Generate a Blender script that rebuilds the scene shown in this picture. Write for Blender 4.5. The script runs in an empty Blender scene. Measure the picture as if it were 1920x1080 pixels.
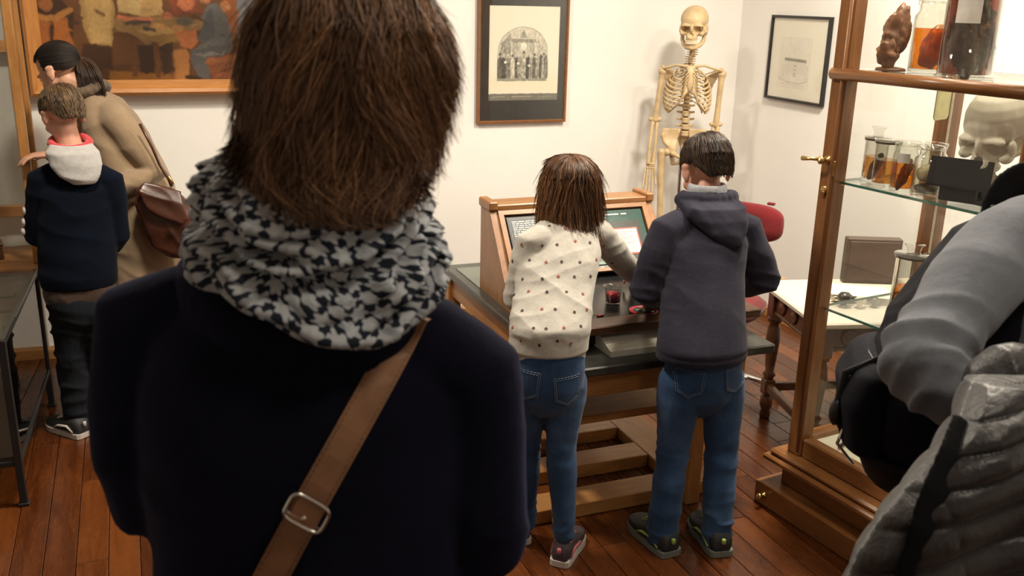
import bpy, bmesh, math, random
import numpy as np
from mathutils import Vector, Matrix, noise
from mathutils.bvhtree import BVHTree
random.seed(7); RNG = np.random.default_rng(7)
SC = bpy.context.scene
COL = SC.collection
PI = math.pi

# ------------------------------------------------------------------ camera
F_PX = 1780.0; CAM_H = 1.7
_y, _p, _r = math.radians(22), math.radians(17), math.radians(1.4)
FWD = Vector((math.sin(_y)*math.cos(_p), math.cos(_y)*math.cos(_p), -math.sin(_p)))
_r0 = Vector((math.cos(_y), -math.sin(_y), 0)); _u0 = _r0.cross(FWD)
RGT = _r0*math.cos(_r) + _u0*math.sin(_r); UPV = -_r0*math.sin(_r) + _u0*math.cos(_r)
CAMP = Vector((0, 0, CAM_H))
cd = bpy.data.cameras.new('camera'); cam = bpy.data.objects.new('camera', cd); COL.objects.link(cam)
cd.sensor_width = 36; cd.lens = 36*F_PX/1920; cd.clip_start = .02
M = Matrix((RGT, UPV, -FWD)).transposed().to_4x4(); M.translation = CAMP
cam.matrix_world = M; SC.camera = cam
cd.dof.use_dof = True; cd.dof.focus_distance = 2.75; cd.dof.aperture_fstop = 8.0

# ------------------------------------------------------------------ world, lamps, exposure
w = bpy.data.worlds.new('world'); SC.world = w; w.use_nodes = True
w.node_tree.nodes['Background'].inputs[0].default_value = (1, .85, .7, 1)
w.node_tree.nodes['Background'].inputs[1].default_value = .02
SC.view_settings.view_transform = 'Standard'; SC.view_settings.look = 'None'
SC.cycles.transparent_max_bounces = 64; SC.view_settings.exposure = 0.0; SC.view_settings.gamma = 1; SC.view_settings.use_curve_mapping = False
def lamp(name, loc, size, energy, col=(1, .80, .58), target=None, spread=170):
    l = bpy.data.lights.new(name, 'AREA'); l.shape = 'DISK'; l.size = size; l.energy = energy; l.color = col
    l.spread = math.radians(spread)
    o = bpy.data.objects.new(name, l); COL.objects.link(o); o.location = loc
    if target is not None:
        o.rotation_euler = (Vector(target)-Vector(loc)).to_track_quat('-Z', 'Y').to_euler()
    return o
WARM = (1, .89, .73)
lamp('ceiling_lamp_light', (0.30, 3.15, 2.82), .30, 55, WARM)
lamp('ceiling_lamp_light', (2.35, 2.75, 2.82), .30, 76, WARM)
lamp('ceiling_lamp_light', (2.75, 1.75, 2.82), .40, 38, WARM)
lamp('ceiling_lamp_light', (1.75, 2.0, 2.82), .40, 12, WARM)
lamp('ceiling_lamp_light', (.9, .25, 2.82), .40, 11, WARM)

# ------------------------------------------------------------------ helpers
def at(x, y, Y):
    d = FWD + RGT*((x-960)/F_PX) + UPV*((540-y)/F_PX)
    return CAMP + d*(Y/d.y)
def atd(x, y, dep):
    return CAMP + (FWD + RGT*((x-960)/F_PX) + UPV*((540-y)/F_PX))*dep

def newmesh(name, v, f, mat=None, parent=None, smooth=False, loc=None, rz=0.0):
    me = bpy.data.meshes.new(name)
    me.from_pydata([tuple(p) for p in v], [], f); me.update()
    if smooth: me.polygons.foreach_set('use_smooth', np.ones(len(me.polygons), bool))
    return link(name, me, mat, parent, loc, rz)
def link(name, me, mat=None, parent=None, loc=None, rz=0.0):
    o = bpy.data.objects.new(name, me); COL.objects.link(o)
    if mat is not None and len(me.materials) == 0: me.materials.append(mat)
    if parent is not None: o.parent = parent
    if loc is not None: o.location = loc
    o.rotation_euler.z = rz
    return o
def tag(o, label=None, cat=None, group=None, kind=None):
    for k, v in (('label', label), ('category', cat), ('group', group), ('kind', kind)):
        if v: o[k] = v
    return o
def thing(name, label, cat, loc=(0, 0, 0), rz=0, group=None):
    o = bpy.data.objects.new(name, None); COL.objects.link(o); o.empty_display_size = .05
    o.location = loc; o.rotation_euler.z = rz
    return tag(o, label, cat, group)
def struct(o): o['kind'] = 'structure'; return o
def keep_world(o, parent):
    """parent o (whose vertices are in world coordinates) to a placed root"""
    bpy.context.view_layer.update() if False else None
    loc, rz = Vector(parent.location), parent.rotation_euler.z
    m = Matrix.Translation(loc) @ Matrix.Rotation(rz, 4, 'Z')
    o.parent = parent; o.matrix_parent_inverse = m.inverted(); return o

class MB:
    def __init__(s): s.v = []; s.f = []
    def add(s, v, f):
        n = len(s.v); s.v += [Vector(p) for p in v]; s.f += [[i+n for i in q] for q in f]; return s
    def box(s, c, d, bev=0.0, rot=None):
        """centre, full size, optional bevel (chamfered box) and rotation matrix"""
        hx, hy, hz = d[0]/2, d[1]/2, d[2]/2
        if bev <= 0:
            v = [(x, y, z) for x in (-hx, hx) for y in (-hy, hy) for z in (-hz, hz)]
            f = [[0,1,3,2],[4,6,7,5],[0,4,5,1],[2,3,7,6],[0,2,6,4],[1,5,7,3]]
        else:
            b = min(bev, hx*.9, hy*.9, hz*.9); v = []; idx = {}
            for sx in (-1, 1):
                for sy in (-1, 1):
                    for sz in (-1, 1):
                        for k in range(3):
                            p = [sx*(hx-b), sy*(hy-b), sz*(hz-b)]; p[k] = (sx*hx, sy*hy, sz*hz)[k]
                            idx[(sx, sy, sz, k)] = len(v); v.append(p)
            f = []
            for k in range(3):
                a, c2 = [i for i in range(3) if i != k]
                for s_ in (-1, 1):
                    q = []
                    for (u, w_) in ((-1, -1), (1, -1), (1, 1), (-1, 1)):
                        t = [0, 0, 0]; t[k] = s_; t[a] = u; t[c2] = w_; q.append(idx[(t[0], t[1], t[2], k)])
                    if (s_ > 0) == (k == 1): q.reverse()
                    f.append(q)
            for k in range(3):
                a, c2 = [i for i in range(3) if i != k]
                for u in (-1, 1):
                    for w_ in (-1, 1):
                        q = []
                        for (s_, kk) in ((-1, a), (1, a), (1, c2), (-1, c2)):
                            t = [0, 0, 0]; t[k] = s_; t[a] = u; t[c2] = w_; q.append(idx[(t[0], t[1], t[2], kk)])
                        f.append(q)
            for sx in (-1, 1):
                for sy in (-1, 1):
                    for sz in (-1, 1): f.append([idx[(sx, sy, sz, k)] for k in range(3)])
        R = rot.to_3x3() if rot is not None else None
        vv = [(R @ Vector(p) if R else Vector(p)) + Vector(c) for p in v]
        return s.add(vv, f)
    def bar(s, a, b, wx, wz, bev=0.0, up=(0, 0, 1)):
        """square bar from a to b; wx across, wz along 'up'"""
        a, b = Vector(a), Vector(b); d = b-a; L = d.length; d.normalize()
        u = Vector(up); x = u.cross(d)
        if x.length < 1e-5: x = Vector((1, 0, 0)).cross(d)
        x.normalize(); z = d.cross(x)
        R = Matrix((x, d, z)).transposed()
        return s.box((a+b)/2, (wx, L, wz), bev, R)
    def lathe(s, prof, c=(0, 0, 0), n=24, axis=None):
        """prof: list of (r, z); closed at the ends when r = 0"""
        c = Vector(c); v = []; f = []
        R = Vector(axis).to_track_quat('Z', 'Y').to_matrix() if axis is not None else None
        for r, z in prof:
            for i in range(n):
                a = 2*PI*i/n; p = Vector((r*math.cos(a), r*math.sin(a), z))
                v.append((R @ p if R else p) + c)
        for j in range(len(prof)-1):
            for i in range(n):
                k = (i+1) % n; f.append([j*n+i, j*n+k, (j+1)*n+k, (j+1)*n+i])
        f.append(list(range(n))[::-1]); f.append([(len(prof)-1)*n+i for i in range(n)])
        return s.add(v, f)
    def tube(s, pts, rad, n=10, flat=1.0, up=None, cap=True):
        """round tube along pts with radius per point; flat<1 squashes along 'up'"""
        pts = [Vector(p) for p in pts]; m = len(pts)
        if not hasattr(rad, '__len__'): rad = [rad]*m
        if up is None:
            dd = (pts[-1]-pts[0])
            up = Vector((0, 0, 1)) if abs(dd.normalized().z) < .9 else Vector((0, 1, 0))
        up = Vector(up); v = []; f = []; px = None
        for i, p in enumerate(pts):
            t = (pts[min(i+1, m-1)]-pts[max(i-1, 0)])
            if t.length < 1e-9: t = Vector((0, 0, 1))
            t.normalize(); x = t.cross(up if px is None else px.cross(t))
            if x.length < 1e-4: x = t.orthogonal()
            x.normalize(); y = x.cross(t); px = x
            for k in range(n):
                a = 2*PI*k/n; v.append(p + x*math.cos(a)*rad[i] + y*math.sin(a)*rad[i]*flat)
        for j in range(m-1):
            for k in range(n):
                l = (k+1) % n; f.append([j*n+k, j*n+l, (j+1)*n+l, (j+1)*n+k])
        if cap: f.append(list(range(n))[::-1]); f.append([(m-1)*n+i for i in range(n)])
        return s.add(v, f)
    def capsule(s, pts, rad, n=14, flat=1.0, up=None):
        """tube with rounded ends"""
        pts = [Vector(p) for p in pts]
        if not hasattr(rad, '__len__'): rad = [rad]*len(pts)
        P, Rr = [], []
        d0 = (pts[0]-pts[1]).normalized(); d1 = (pts[-1]-pts[-2]).normalized()
        for a in (80, 60, 35, 15):
            P.append(pts[0]+d0*rad[0]*math.sin(math.radians(a))); Rr.append(rad[0]*math.cos(math.radians(a)))
        P += pts; Rr += list(rad)
        for a in (15, 35, 60, 80):
            P.append(pts[-1]+d1*rad[-1]*math.sin(math.radians(a))); Rr.append(rad[-1]*math.cos(math.radians(a)))
        return s.tube(P, Rr, n, flat, up)
    def loft(s, secs, n=28, power=2.0):
        """secs: (centre, ax vector, ay vector) ellipse rings, capped"""
        v = []; f = []
        for c, ax, ay in secs:
            c, ax, ay = Vector(c), Vector(ax), Vector(ay)
            for k in range(n):
                a = 2*PI*k/n; ca, sa = math.cos(a), math.sin(a); e = 2/power
                v.append(c + ax*math.copysign(abs(ca)**e, ca) + ay*math.copysign(abs(sa)**e, sa))
        m = len(secs)
        for j in range(m-1):
            for k in range(n):
                l = (k+1) % n; f.append([j*n+k, j*n+l, (j+1)*n+l, (j+1)*n+k])
        f.append(list(range(n))[::-1]); f.append([(m-1)*n+i for i in range(n)])
        return s.add(v, f)
    def ell(s, c, r, R=None, n=20, m=12):
        c = Vector(c); v = []; f = []
        for j in range(1, m):
            t = PI*j/m
            for i in range(n):
                a = 2*PI*i/n; p = Vector((r[0]*math.sin(t)*math.cos(a), r[1]*math.sin(t)*math.sin(a), r[2]*math.cos(t)))
                v.append((R @ p if R is not None else p) + c)
        top = Vector((0, 0, r[2])); bot = -top
        v.append((R @ top if R is not None else top)+c); v.append((R @ bot if R is not None else bot)+c)
        for j in range(m-2):
            for i in range(n):
                k = (i+1) % n; f.append([j*n+i, (j+1)*n+i, (j+1)*n+k, j*n+k])
        T = len(v)-2
        for i in range(n):
            k = (i+1) % n; f.append([T, i, k]); f.append([T+1, (m-2)*n+k, (m-2)*n+i])
        return s.add(v, f)
    def prism(s, poly, vec):
        """planar polygon (3-D points) swept along vec"""
        poly = [Vector(p) for p in poly]; n = len(poly); vec = Vector(vec)
        v = poly + [p+vec for p in poly]
        f = [list(range(n))[::-1], [n+i for i in range(n)]]
        for i in range(n):
            k = (i+1) % n; f.append([i, k, n+k, n+i])
        return s.add(v, f)
    def build(s, name, mat, parent=None, smooth=False, loc=None, rz=0.0, fix=True):
        me = bpy.data.meshes.new(name); me.from_pydata([tuple(p) for p in s.v], [], s.f)
        if fix:
            bm = bmesh.new(); bm.from_mesh(me); bmesh.ops.recalc_face_normals(bm, faces=bm.faces); bm.to_mesh(me); bm.free()
        if smooth:
            me.polygons.foreach_set('use_smooth', np.ones(len(me.polygons), bool))
            if smooth == 'auto': me.set_sharp_from_angle(angle=math.radians(38))
        me.update()
        return link(name, me, mat, parent, loc, rz)
    def xf(s, Mx):
        s.v = [Mx @ p for p in s.v]; return s

# vectorised value noise for folds and colour variation
def _h(ix, iy, iz):
    n = (ix*374761393 + iy*668265263 + iz*2147483647) & 0x7fffffff
    n = ((n ^ (n >> 13))*1274126177) & 0x7fffffff
    return ((n ^ (n >> 16)) & 0xffff)/65535.0
def vn(p):
    p = np.asarray(p, float); i = np.floor(p).astype(np.int64); f = p-i; f = f*f*(3-2*f); r = 0
    for dx in (0, 1):
        for dy in (0, 1):
            for dz in (0, 1):
                wgt = (f[:, 0] if dx else 1-f[:, 0])*(f[:, 1] if dy else 1-f[:, 1])*(f[:, 2] if dz else 1-f[:, 2])
                r = r + wgt*_h(i[:, 0]+dx, i[:, 1]+dy, i[:, 2]+dz)
    return r*2-1
def fbm(p, o=3):
    r = 0; a = 1.0; p = np.asarray(p, float)
    for k in range(o): r = r + a*vn(p*2**k + 17.3*k); a *= .5
    return r
def folds(co, axis, fa, fp, seed=0, sharp=1.6):
    """ridges running across 'axis': frequency fa along it, fp in the other directions"""
    ax = np.array(Vector(axis).normalized()); t = co @ ax; perp = co - np.outer(t, ax)
    q = perp*fp + np.outer(t*fa, ax) + seed*7.7
    q = q + .35*np.stack([vn(co*9+3+seed), vn(co*9+11+seed), vn(co*9+29+seed)], 1)
    r = 1-np.abs(vn(q)); return r**sharp - .6
def blob(name, mb, voxel, mat, parent=None, smooth=4, fac=.5, post=None, world=False):
    """one continuous closed surface grown over overlapping solids"""
    me = bpy.data.meshes.new(name); me.from_pydata([tuple(p) for p in mb.v], [], mb.f)
    bm = bmesh.new(); bm.from_mesh(me); bmesh.ops.recalc_face_normals(bm, faces=bm.faces); bm.to_mesh(me); bm.free()
    t = bpy.data.objects.new('tmp', me); COL.objects.link(t)
    r = t.modifiers.new('r', 'REMESH'); r.mode = 'VOXEL'; r.voxel_size = voxel; r.use_smooth_shade = True
    if smooth:
        s = t.modifiers.new('s', 'SMOOTH'); s.factor = fac; s.iterations = smooth
    dg = bpy.context.evaluated_depsgraph_get(); out = bpy.data.meshes.new_from_object(t.evaluated_get(dg))
    bpy.data.objects.remove(t); bpy.data.meshes.remove(me); out.name = name
    if post:
        n = len(out.vertices); co = np.empty(n*3); out.vertices.foreach_get('co', co); co = co.reshape(-1, 3)
        no = np.empty(n*3); out.vertices.foreach_get('normal', no); no = no.reshape(-1, 3)
        co = post(co, no); out.vertices.foreach_set('co', np.asarray(co).ravel()); out.update()
    out.polygons.foreach_set('use_smooth', np.ones(len(out.polygons), bool))
    out.materials.clear(); out.materials.append(mat)
    return link(name, out, None, parent)
def bvh(o):
    me = o.data; return BVHTree.FromPolygons([v.co.copy() for v in me.vertices], [list(p.vertices) for p in me.polygons])
def smoothstep(a, b, x):
    t = np.clip((x-a)/(b-a), 0, 1); return t*t*(3-2*t)

# ------------------------------------------------------------------ materials
class X:
    """tiny expression builder over shader Math nodes"""
    def __init__(s, nt, sock): s.nt, s.s = nt, sock
    def _op(s, op, o=None, rev=False, c=None):
        n = s.nt.nodes.new('ShaderNodeMath'); n.operation = op; arr = [s] if o is None else ([o, s] if rev else [s, o])
        if c is not None: arr.append(c)
        for i, a in enumerate(arr):
            if isinstance(a, X): s.nt.links.new(a.s, n.inputs[i])
            else: n.inputs[i].default_value = a
        return X(s.nt, n.outputs[0])
    def __add__(s, o): return s._op('ADD', o)
    __radd__ = __add__
    def __sub__(s, o): return s._op('SUBTRACT', o)
    def __rsub__(s, o): return s._op('SUBTRACT', o, True)
    def __mul__(s, o): return s._op('MULTIPLY', o)
    __rmul__ = __mul__
    def __truediv__(s, o): return s._op('DIVIDE', o)
    def f(s, op, o=None, c=None): return s._op(op, o, False, c)
class Mat:
    def __init__(s, name):
        s.m = bpy.data.materials.new(name); s.m.use_nodes = True; s.nt = s.m.node_tree
        s.b = s.nt.nodes['Principled BSDF']; s.out = s.nt.nodes['Material Output']
    def n(s, t, **k):
        n = s.nt.nodes.new('ShaderNode'+t)
        for a, v in k.items(): setattr(n, a, v)
        return n
    def l(s, a, b): s.nt.links.new(a, b)
    def val(s, v):
        n = s.n('Value'); n.outputs[0].default_value = v; return X(s.nt, n.outputs[0])
    def coord(s, kind='Object', scale=(1, 1, 1)):
        t = s.n('TexCoord'); mp = s.n('Mapping'); mp.inputs['Scale'].default_value = scale
        s.l(t.outputs[kind], mp.inputs[0]); return mp.outputs[0]
    def noise(s, co, scale, detail=4, rough=.55, dist=0):
        n = s.n('TexNoise'); n.inputs['Scale'].default_value = scale; n.inputs['Detail'].default_value = detail
        n.inputs['Roughness'].default_value = rough; n.inputs['Distortion'].default_value = dist
        s.l(co, n.inputs['Vector']); return n.outputs[0]
    def ramp(s, fac, stops):
        r = s.n('ValToRGB'); e = r.color_ramp.elements
        while len(e) < len(stops): e.new(.5)
        for i, (p, c) in enumerate(stops): e[i].position = p; e[i].color = (*c, 1)
        s.l(fac, r.inputs[0]); return r.outputs[0]
    def bump(s, h, strength=.3, dist=.01, prev=None):
        b = s.n('Bump'); b.inputs['Strength'].default_value = strength; b.inputs['Distance'].default_value = dist
        s.l(h, b.inputs['Height'])
        if prev is not None: s.l(prev, b.inputs['Normal'])
        s.l(b.outputs[0], s.b.inputs['Normal']); return b.outputs[0]
    def set(s, **k):
        for a, v in k.items():
            i = s.b.inputs[a.replace('_', ' ')]
            i.default_value = (*v, 1) if isinstance(v, tuple) and len(v) == 3 and a != 'Subsurface_Radius' else v
        return s
def sc(c, k): return tuple(min(1, x*k) for x in c)
def plain(name, col, rough=.5, metal=0.0, var=.12, nscale=30, bump=0.0, spec=.5, coat=0.0, kind='Object'):
    m = Mat(name); co = m.coord(kind); nz = m.noise(co, nscale)
    m.l(m.ramp(nz, [(.3, sc(col, 1-var)), (.7, sc(col, 1+var))]), m.b.inputs['Base Color'])
    m.set(Roughness=rough, Metallic=metal, Specular_IOR_Level=spec, Coat_Weight=coat)
    if bump: m.bump(nz, bump, .004)
    return m.m
def cloth(name, col, rough=.9, var=.18, weave=900, fuzz=.25, spec=.2, big=9, tint=None, sheen=(1.0, 1.0, 1.0)):
    m = Mat(name); co = m.coord(); a = m.noise(co, big, 3); b = m.noise(co, weave, 2)
    c1 = m.ramp(a, [(.3, sc(col, 1-var)), (.72, sc(tint or col, 1+var))])
    mx = m.n('MixRGB', blend_type='MULTIPLY'); mx.inputs[0].default_value = .5
    m.l(c1, mx.inputs[1]); m.l(m.ramp(b, [(.3, (.55, .55, .55)), (.7, (1, 1, 1))]), mx.inputs[2])
    m.l(mx.outputs[0], m.b.inputs['Base Color'])
    m.set(Roughness=rough, Specular_IOR_Level=spec, Sheen_Weight=fuzz, Sheen_Roughness=.5, Sheen_Tint=sheen)
    bp = m.bump(b, .25, .002); m.bump(m.noise(co, 60, 3), .25, .004, bp)
    return m.m
def wood(name, dark, light, scale=(1, 1, 1), rough=.35, coat=.15, ring=6, objrand=0.0, bump=.08, spec=.5, kind='Object'):
    m = Mat(name); co = m.coord(kind, scale)
    if objrand:
        oi = m.n('ObjectInfo'); va = m.n('VectorMath', operation='MULTIPLY_ADD')
        cm = m.n('CombineXYZ'); m.l(oi.outputs['Random'], cm.inputs[0]); m.l(oi.outputs['Random'], cm.inputs[1]); m.l(oi.outputs['Random'], cm.inputs[2])
        va.inputs[1].default_value = (37, 53, 71); m.l(cm.outputs[0], va.inputs[0]); m.l(co, va.inputs[2]); co = va.outputs[0]
    g = m.noise(co, ring, 5, .6, .6); fine = m.noise(co, ring*7, 3, .6)
    x = X(m.nt, g)*.75 + X(m.nt, fine)*.25
    if objrand: x = x + (X(m.nt, oi.outputs['Random'])-.5)*objrand
    m.l(m.ramp(x.s, [(.28, dark), (.5, tuple((p+q)/2 for p, q in zip(dark, light))), (.72, light)]), m.b.inputs['Base Color'])
    rr = X(m.nt, fine)*.18 + (rough-.08); m.l(rr.s, m.b.inputs['Roughness'])
    m.set(Coat_Weight=coat, Coat_Roughness=.25, Specular_IOR_Level=spec)
    if bump: m.bump(fine, bump, .003)
    return m.m
def glass(name, tint=(.96, .98, .97), refl=1.0, rough=.02, ior=1.5):
    m = Mat(name); nt = m.nt; nt.nodes.remove(m.b)
    t = m.n('BsdfTransparent'); t.inputs[0].default_value = (*tint, 1)
    g = m.n('BsdfGlossy'); g.inputs['Roughness'].default_value = rough
    fr = m.n('LayerWeight'); fr.inputs[0].default_value = .5
    k = ((X(nt, fr.outputs['Facing']).f('POWER', 5.0)*.96 + .04)*refl).f('MINIMUM', 1.0)
    mx = m.n('MixShader'); m.l(k.s, mx.inputs[0]); m.l(t.outputs[0], mx.inputs[1]); m.l(g.outputs[0], mx.inputs[2])
    m.l(mx.outputs[0], m.out.inputs[0]); return m.m
def vcol(name, rough=.6, spec=.3, coat=0.0, attr='paint', bump=0.0):
    m = Mat(name); a = m.n('VertexColor'); a.layer_name = attr; m.l(a.outputs[0], m.b.inputs['Base Color'])
    m.set(Roughness=rough, Specular_IOR_Level=spec, Coat_Weight=coat, Coat_Roughness=.1)
    if bump: m.bump(m.noise(m.coord(), 120, 4), bump, .003)
    return m.m

WOOD_OAK = wood('honey_oak_wood', (.27, .115, .032), (.50, .245, .075), (6, 6, 1), .38)
WOOD_OAK_X = wood('honey_oak_wood_cross', (.27, .115, .032), (.50, .245, .075), (1, 6, 6), .38)
WOOD_OAK_Y = wood('honey_oak_wood_long', (.25, .105, .03), (.47, .225, .07), (6, 1, 6), .38)
WOOD_CAB = wood('cabinet_walnut_wood', (.16, .062, .018), (.30, .125, .038), (7, 7, 1), .33)
WOOD_CAB_Y = wood('cabinet_walnut_wood_long', (.17, .066, .02), (.32, .135, .042), (7, 1, 7), .33)
WOOD_CAB_X = wood('cabinet_walnut_wood_cross', (.17, .066, .02), (.32, .135, .042), (1, 7, 7), .33)
WOOD_DARK = wood('dark_turned_wood', (.045, .018, .008), (.13, .05, .02), (7, 7, 1), .36)
WOOD_PAINT = wood('picture_frame_wood', (.34, .13, .03), (.55, .25, .07), (1, 8, 8), .32)
PLANK = wood('floor_plank_wood', (.054, .0130, .0024), (.145, .042, .0088), (9, 1, 9), .25, .12, 4, .42, .05, .45)
WALLM = Mat('white_plaster'); _c = WALLM.coord(); _n = WALLM.noise(_c, 2.2, 4)
WALLM.l(WALLM.ramp(_n, [(.3, (.80, .79, .755)), (.7, (.85, .84, .81))]), WALLM.b.inputs['Base Color'])
WALLM.set(Roughness=.9, Specular_IOR_Level=.2); WALLM.bump(WALLM.noise(_c, 45, 4), .12, .004); WALLM = WALLM.m
SLATE = plain('dark_slate_top', (.035, .036, .032), .30, 0, .35, 14, .05)
BLACKM = plain('black_painted_iron', (.012, .012, .013), .4, 0, .2)
BRASS = plain('aged_brass', (.62, .42, .16), .3, 1.0, .2)
CHROME = plain('chrome_metal', (.7, .7, .7), .15, 1.0, .05)
PAPER = plain('cream_paper', (.78, .72, .60), .8, 0, .05, 40)
GLASS = glass('clear_pane_glass', (.982, .985, .978))
GLASS_EDGE = plain('green_glass_edge', (.05, .16, .12), .15, 0, .1)
DARKGAP = plain('dark_underfloor', (.02, .010, .006), .8)

# ------------------------------------------------------------------ room
XL, XR, YB, YF, ZC = -2.6, 3.29, 4.75, -2.2, 2.85
fl = MB().box(((XL+XR)/2, (YB+YF)/2, -.06), (XR-XL+.4, YB-YF+.4, .08)).build('floor', DARKGAP); struct(fl)
def quadwall(name, c, d): return struct(MB().box(c, d).build(name, WALLM))
quadwall('wall_back', ((XL+XR)/2, YB+.05, ZC/2), (XR-XL+.2, .1, ZC))
quadwall('wall_right', (XR+.05, (YB+YF)/2, ZC/2), (.1, YB-YF, ZC))
quadwall('wall_left', (XL-.05, (YB+YF)/2, ZC/2), (.1, YB-YF, ZC))
quadwall('wall_front', ((XL+XR)/2, YF-.05, ZC/2), (XR-XL+.2, .1, ZC))
quadwall('ceiling', ((XL+XR)/2, (YB+YF)/2, ZC+.05), (XR-XL+.2, YB-YF+.2, .1))
def base_prof(name, a, b, out):
    a, b, o = Vector(a), Vector(b), Vector(out)
    pr = [a, a+o*.016, a+o*.016+Vector((0, 0, .045)), a+o*.008+Vector((0, 0, .06)), a+Vector((0, 0, .06))]
    return struct(MB().prism(pr, b-a).build(name, WOOD_OAK_X))
base_prof('baseboard_back', (XL, YB, 0), (XR, YB, 0), (0, -1, 0))
base_prof('baseboard_right', (XR, YB, 0), (XR, YF, 0), (-1, 0, 0))
base_prof('baseboard_left', (XL, YF, 0), (XL, YB, 0), (1, 0, 0))
# planks: shared meshes by length; those in view are parts of the floor, the rest one joined part
PW = .093
plank_me = {}
def plank_mesh(L):
    if L not in plank_me:
        o = MB().box((0, 0, -.009), (PW-.0022, L-.0022, .018), .0014).build('plank', PLANK); plank_me[L] = o.data
        bpy.data.objects.remove(o)
    return plank_me[L]
rest = MB(); rr = random.Random(3); npl = 0
for i in range(int((XR-XL)/PW)+1):
    x = XL + PW*(i+.5); y = YB; first = True
    while y > YF:
        L = L0 = rr.choice((.25, .4, .55, .8, 1.0) if first else (.55, .75, .95, 1.15, 1.35)); first = False
        yc = y - L0 + L/2
        vis = -1.05 < x < 3.3 and 1.45 < yc + L/2 and yc < 4.9 and x > -0.55-(yc-3)*.25
        if vis and npl < 298:
            o = link('plank', plank_mesh(L), None, fl, (x, yc + rr.uniform(-.0005, .0005), rr.uniform(-.0006, .0004) - .0002)); npl += 1
        else: rest.box((x, yc, -.0092), (PW-.0022, L-.0022, .018))
        y -= L0
tag(rest.build('plank_field', PLANK, fl, fix=False), kind='stuff')
# ------------------------------------------------------------------ painted / printed flat images: colour per vertex on a fine grid
def paintgrid(name, w, h, nx, ny, fn, mat, parent, origin, ux, uz):
    """flat print: fn(u, v) -> rgb arrays (linear), u right, v up, both in metres from the lower left"""
    gx, gz = np.meshgrid(np.linspace(0, w, nx), np.linspace(0, h, ny)); u, v = gx.ravel(), gz.ravel()
    co = np.array(origin)[None] + np.outer(u, np.array(ux)) + np.outer(v, np.array(uz))
    i = np.arange(nx*ny).reshape(ny, nx)
    q = np.stack([i[:-1, :-1], i[:-1, 1:], i[1:, 1:], i[1:, :-1]], -1).reshape(-1, 4)
    me = bpy.data.meshes.new(name); me.from_pydata(co.tolist(), [], q.tolist()); me.update()
    c = np.clip(fn(u, v), 0, 1); a = me.color_attributes.new('paint', 'FLOAT_COLOR', 'POINT')
    a.data.foreach_set('color', np.concatenate([c, np.ones((len(c), 1))], 1).ravel())
    return link(name, me, mat, parent)
def lin(r, g, b):
    f = lambda c: ((c/255+.055)/1.055)**2.4 if c > 10 else c/255/12.92
    return np.array((f(r), f(g), f(b)))
class Canvas:
    """soft shapes laid over each other, edges loosened by noise like brush work"""
    def __init__(s, u, v, bg, rough=.006, soft=.004, seed=0):
        s.u0, s.v0 = u, v; s.c = np.tile(np.array(bg, float), (len(u), 1)); s.soft = soft
        p = np.stack([u*60+seed, v*60, 0*u], 1); s.u = u + rough*fbm(p, 2); s.v = v + rough*fbm(p+50, 2)
        s.grain = fbm(np.stack([u*140, v*90, 0*u+seed], 1), 3)
    def lay(s, d, col, var=.18):
        m = np.clip(.5-d/s.soft, 0, 1)[:, None]; c = np.array(col)[None]*(1+var*s.grain[:, None]); s.c = s.c*(1-m)+c*m; return s
    def ell(s, x, y, a, b, col, rot=0, var=.18):
        cr, sr = math.cos(rot), math.sin(rot); dx, dy = s.u-x, s.v-y; p, q = dx*cr+dy*sr, -dx*sr+dy*cr
        return s.lay((np.sqrt((p/a)**2+(q/b)**2)-1)*min(a, b), col, var)
    def poly(s, pts, col, var=.18):
        d = np.full(len(s.u), 1e9); ins = np.zeros(len(s.u), bool); n = len(pts)
        for i in range(n):
            (ax, ay), (bx, by) = pts[i], pts[(i+1) % n]; ex, ey = bx-ax, by-ay
            t = np.clip(((s.u-ax)*ex+(s.v-ay)*ey)/(ex*ex+ey*ey+1e-12), 0, 1)
            d = np.minimum(d, np.hypot(s.u-ax-t*ex, s.v-ay-t*ey))
            cnd = ((ay > s.v) != (by > s.v)) & (s.u < (bx-ax)*(s.v-ay)/(by-ay+1e-12)+ax); ins ^= cnd
        return s.lay(np.where(ins, -d, d), col, var)
    def line(s, pts, w, col, var=.1):
        d = np.full(len(s.u), 1e9)
        for (ax, ay), (bx, by) in zip(pts[:-1], pts[1:]):
            ex, ey = bx-ax, by-ay; t = np.clip(((s.u-ax)*ex+(s.v-ay)*ey)/(ex*ex+ey*ey+1e-12), 0, 1)
            d = np.minimum(d, np.hypot(s.u-ax-t*ex, s.v-ay-t*ey))
        return s.lay(d-w, col, var)
CANVAS = vcol('oil_paint', .45, .4, .15, bump=.25)
PRINT = vcol('printed_paper', .7, .25)
def miter_frame(parent, x0, x1, z0, z1, y, prof, mat, matv, name='frame_rail'):
    """four mitred mouldings; prof = list of (inward, outward-from-wall) points"""
    def rail(p0, p1, inw):
        p0, p1, inw = Vector(p0), Vector(p1), Vector(inw); d = (p1-p0).normalized(); v = []; n = len(prof)
        for (a, b) in prof: v.append(p0 + inw*a + d*a + Vector((0, -b, 0)))
        for (a, b) in prof: v.append(p1 + inw*a - d*a + Vector((0, -b, 0)))
        f = [list(range(n)), [n+i for i in range(n)][::-1]] + [[i, (i+1) % n, n+(i+1) % n, n+i] for i in range(n)]
        return MB().add(v, f)
    rail((x0, y, z0), (x1, y, z0), (0, 0, 1)).build(name, mat, parent)
    rail((x0, y, z1), (x1, y, z1), (0, 0, -1)).build(name, mat, parent)
    rail((x0, y, z0), (x0, y, z1), (1, 0, 0)).build(name, matv, parent)
    rail((x1, y, z0), (x1, y, z1), (-1, 0, 0)).build(name, matv, parent)

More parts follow.
